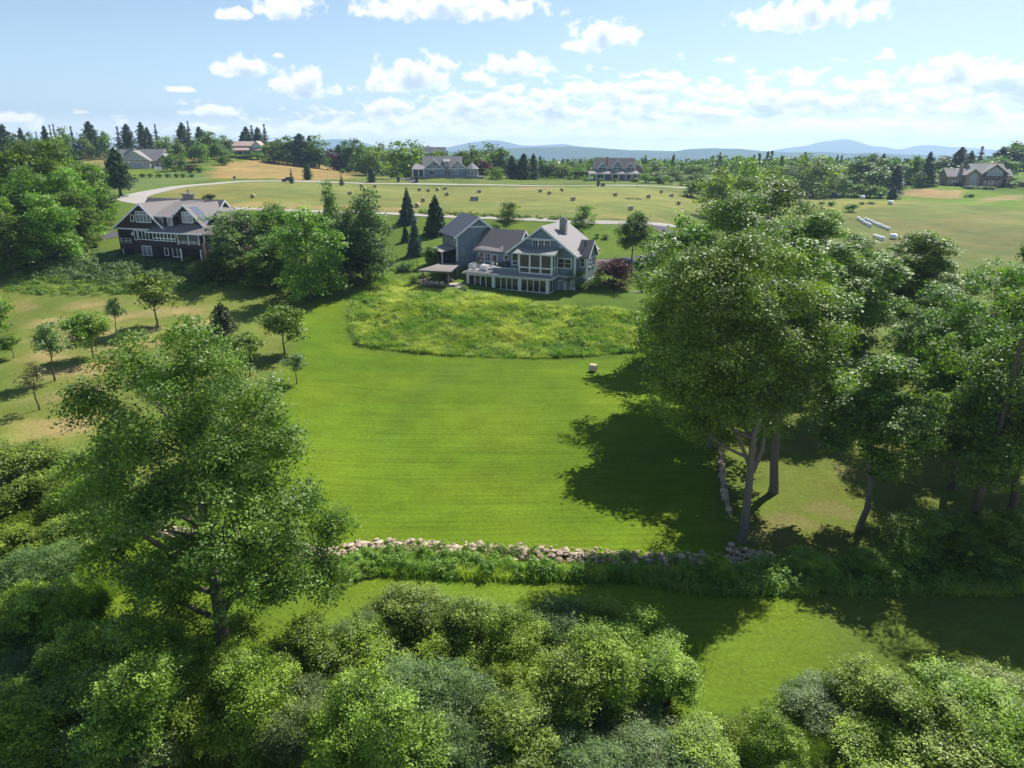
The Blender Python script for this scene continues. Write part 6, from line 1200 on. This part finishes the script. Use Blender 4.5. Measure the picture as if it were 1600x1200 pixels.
def density(off):
    a2 = az; e2 = mathn(nt, 'ADD', el, off)
    cv = N(nt, 'CombineXYZ'); L(nt, a2, cv.inputs[0]); L(nt, e2, cv.inputs[1])
    p2 = N(nt, 'VectorMath', operation='MULTIPLY'); L(nt, cv.outputs[0], p2.inputs[0]); p2.inputs[1].default_value = (1., 2.3, 1.)
    n1 = N(nt, 'TexNoise', i_Scale=.46, i_Detail=9., i_Roughness=.58, i_Distortion=.35); L(nt, p2.outputs[0], n1.inputs['Vector'])
    n2 = N(nt, 'TexNoise', i_Scale=.85, i_Detail=9., i_Roughness=.52, i_Distortion=.2); L(nt, cv.outputs[0], n2.inputs['Vector'])
    # scattered cumulus
    best = None
    for px, py, wx, wy in CL:
        a, e = dirdeg(px, py+wy*.35); sx_ = FPX*math.radians(1)
        s = N(nt, 'VectorMath', operation='SUBTRACT'); L(nt, cv.outputs[0], s.inputs[0]); s.inputs[1].default_value = (a, e, 0)
        q = N(nt, 'VectorMath', operation='MULTIPLY'); L(nt, s.outputs[0], q.inputs[0]); q.inputs[1].default_value = (sx_/wx, sx_/wy, 0)
        fl = N(nt, 'VectorMath', operation='MULTIPLY'); L(nt, q.outputs[0], fl.inputs[0]); fl.inputs[1].default_value = (-1, -2.1, 0); mx = N(nt, 'VectorMath', operation='MAXIMUM'); L(nt, q.outputs[0], mx.inputs[0]); L(nt, fl.outputs[0], mx.inputs[1])
        ln = N(nt, 'VectorMath', operation='LENGTH'); L(nt, mx.outputs[0], ln.inputs[0])
        best = ln.outputs['Value'] if best is None else mathn(nt, 'MINIMUM', best, ln.outputs['Value'])
    cum = mathn(nt, 'ADD', mathn(nt, 'SUBTRACT', .76, mathn(nt, 'MULTIPLY', best, .72)), mathn(nt, 'MULTIPLY', mathn(nt, 'SUBTRACT', n2.outputs[0], .5), 1.6))
    # broken bank above the hills, thicker to the right
    top = mathn(nt, 'MULTIPLY_ADD', mathn(nt, 'MULTIPLY', mathn(nt, 'ADD', a2, 18.), .06, clamp=True), 2.6, 2.6)
    cov = mathn(nt, 'MULTIPLY', mathn(nt, 'SUBTRACT', top, e2), .22)
    lefts = mathn(nt, 'MULTIPLY', mathn(nt, 'ADD', a2, 27.), .09, clamp=True)
    cov = mathn(nt, 'MINIMUM', cov, .38); cov = mathn(nt, 'ADD', cov, mathn(nt, 'MULTIPLY_ADD', lefts, .3, -.3))
    bank = mathn(nt, 'ADD', cov, mathn(nt, 'MULTIPLY', mathn(nt, 'SUBTRACT', n1.outputs[0], .5), 2.6))
    # wisps elsewhere in the dome
    wisp = mathn(nt, 'MULTIPLY_ADD', mathn(nt, 'SUBTRACT', n1.outputs[0], .66), 1.2, 0.)
    return mathn(nt, 'MAXIMUM', mathn(nt, 'MAXIMUM', cum, bank), wisp)
D0 = density(0.); D1 = density(.42)
mask = N(nt, 'MapRange', interpolation_type='SMOOTHSTEP'); mask.inputs['From Min'].default_value = .0; mask.inputs['From Max'].default_value = .36; L(nt, D0, mask.inputs['Value'])
sh = N(nt, 'MapRange', interpolation_type='SMOOTHSTEP'); sh.inputs['From Min'].default_value = .12; sh.inputs['From Max'].default_value = .95; L(nt, mathn(nt, 'ADD', D1, mathn(nt, 'MULTIPLY', D0, .15)), sh.inputs['Value'])
k = 1/SKY
cc = mixc(nt, sh.outputs[0], tuple(c*k for c in CLOUD_LIT), tuple(c*k for c in CLOUD_SHADE))
hz = N(nt, 'MapRange', interpolation_type='SMOOTHSTEP'); hz.inputs['From Min'].default_value = 0.; hz.inputs['From Max'].default_value = 16.; hz.inputs['To Min'].default_value = .45; hz.inputs['To Max'].default_value = .0; L(nt, el, hz.inputs['Value'])
base = mixc(nt, hz.outputs[0], sky.outputs[0], tuple(c*k for c in SKY_PALE))
low = N(nt, 'MapRange', interpolation_type='SMOOTHSTEP'); low.inputs['From Min'].default_value = -.5; low.inputs['From Max'].default_value = 2.6; low.inputs['To Min'].default_value = .9; low.inputs['To Max'].default_value = 0.; L(nt, el, low.inputs['Value'])
fin0 = mixc(nt, mathn(nt, 'MULTIPLY', mask.outputs[0], .95), base, cc); fin = mixc(nt, low.outputs[0], fin0, tuple(c*k for c in (1.35, 1.36, 1.36))); L(nt, fin, bg.inputs[0]); bg.inputs[1].default_value = SKY
ld = bpy.data.lights.new('sun', 'SUN'); ld.energy = SUN; ld.angle = R(.53); ld.color = (1, .955, .88); so = link(bpy.data.objects.new('sun', ld))
d = Vector((math.sin(SUN_AZ)*math.cos(SUN_EL), math.cos(SUN_AZ)*math.cos(SUN_EL), math.sin(SUN_EL))); so.rotation_euler = d.to_track_quat('Z', 'Y').to_euler(); so.location = d*200
cd = bpy.data.cameras.new('camera'); cam = link(bpy.data.objects.new('camera', cd)); cam.location = (0, 0, CAMZ); cam.rotation_euler = (R(90)-PITCH, 0, 0)
cd.sensor_width = 36; cd.lens = 36*FPX/1600; cd.clip_start = .5; cd.clip_end = 40000; scene.camera = cam
vs = scene.view_settings; scene.display_settings.display_device = 'sRGB'; vs.view_transform = 'Standard'; vs.look = 'None'; vs.exposure = EXPOSURE; vs.gamma = 1
cy = scene.cycles; cy.max_bounces = 6; cy.diffuse_bounces = 3; cy.glossy_bounces = 2; cy.transmission_bounces = 4; cy.volume_bounces = 0; cy.transparent_max_bounces = 4
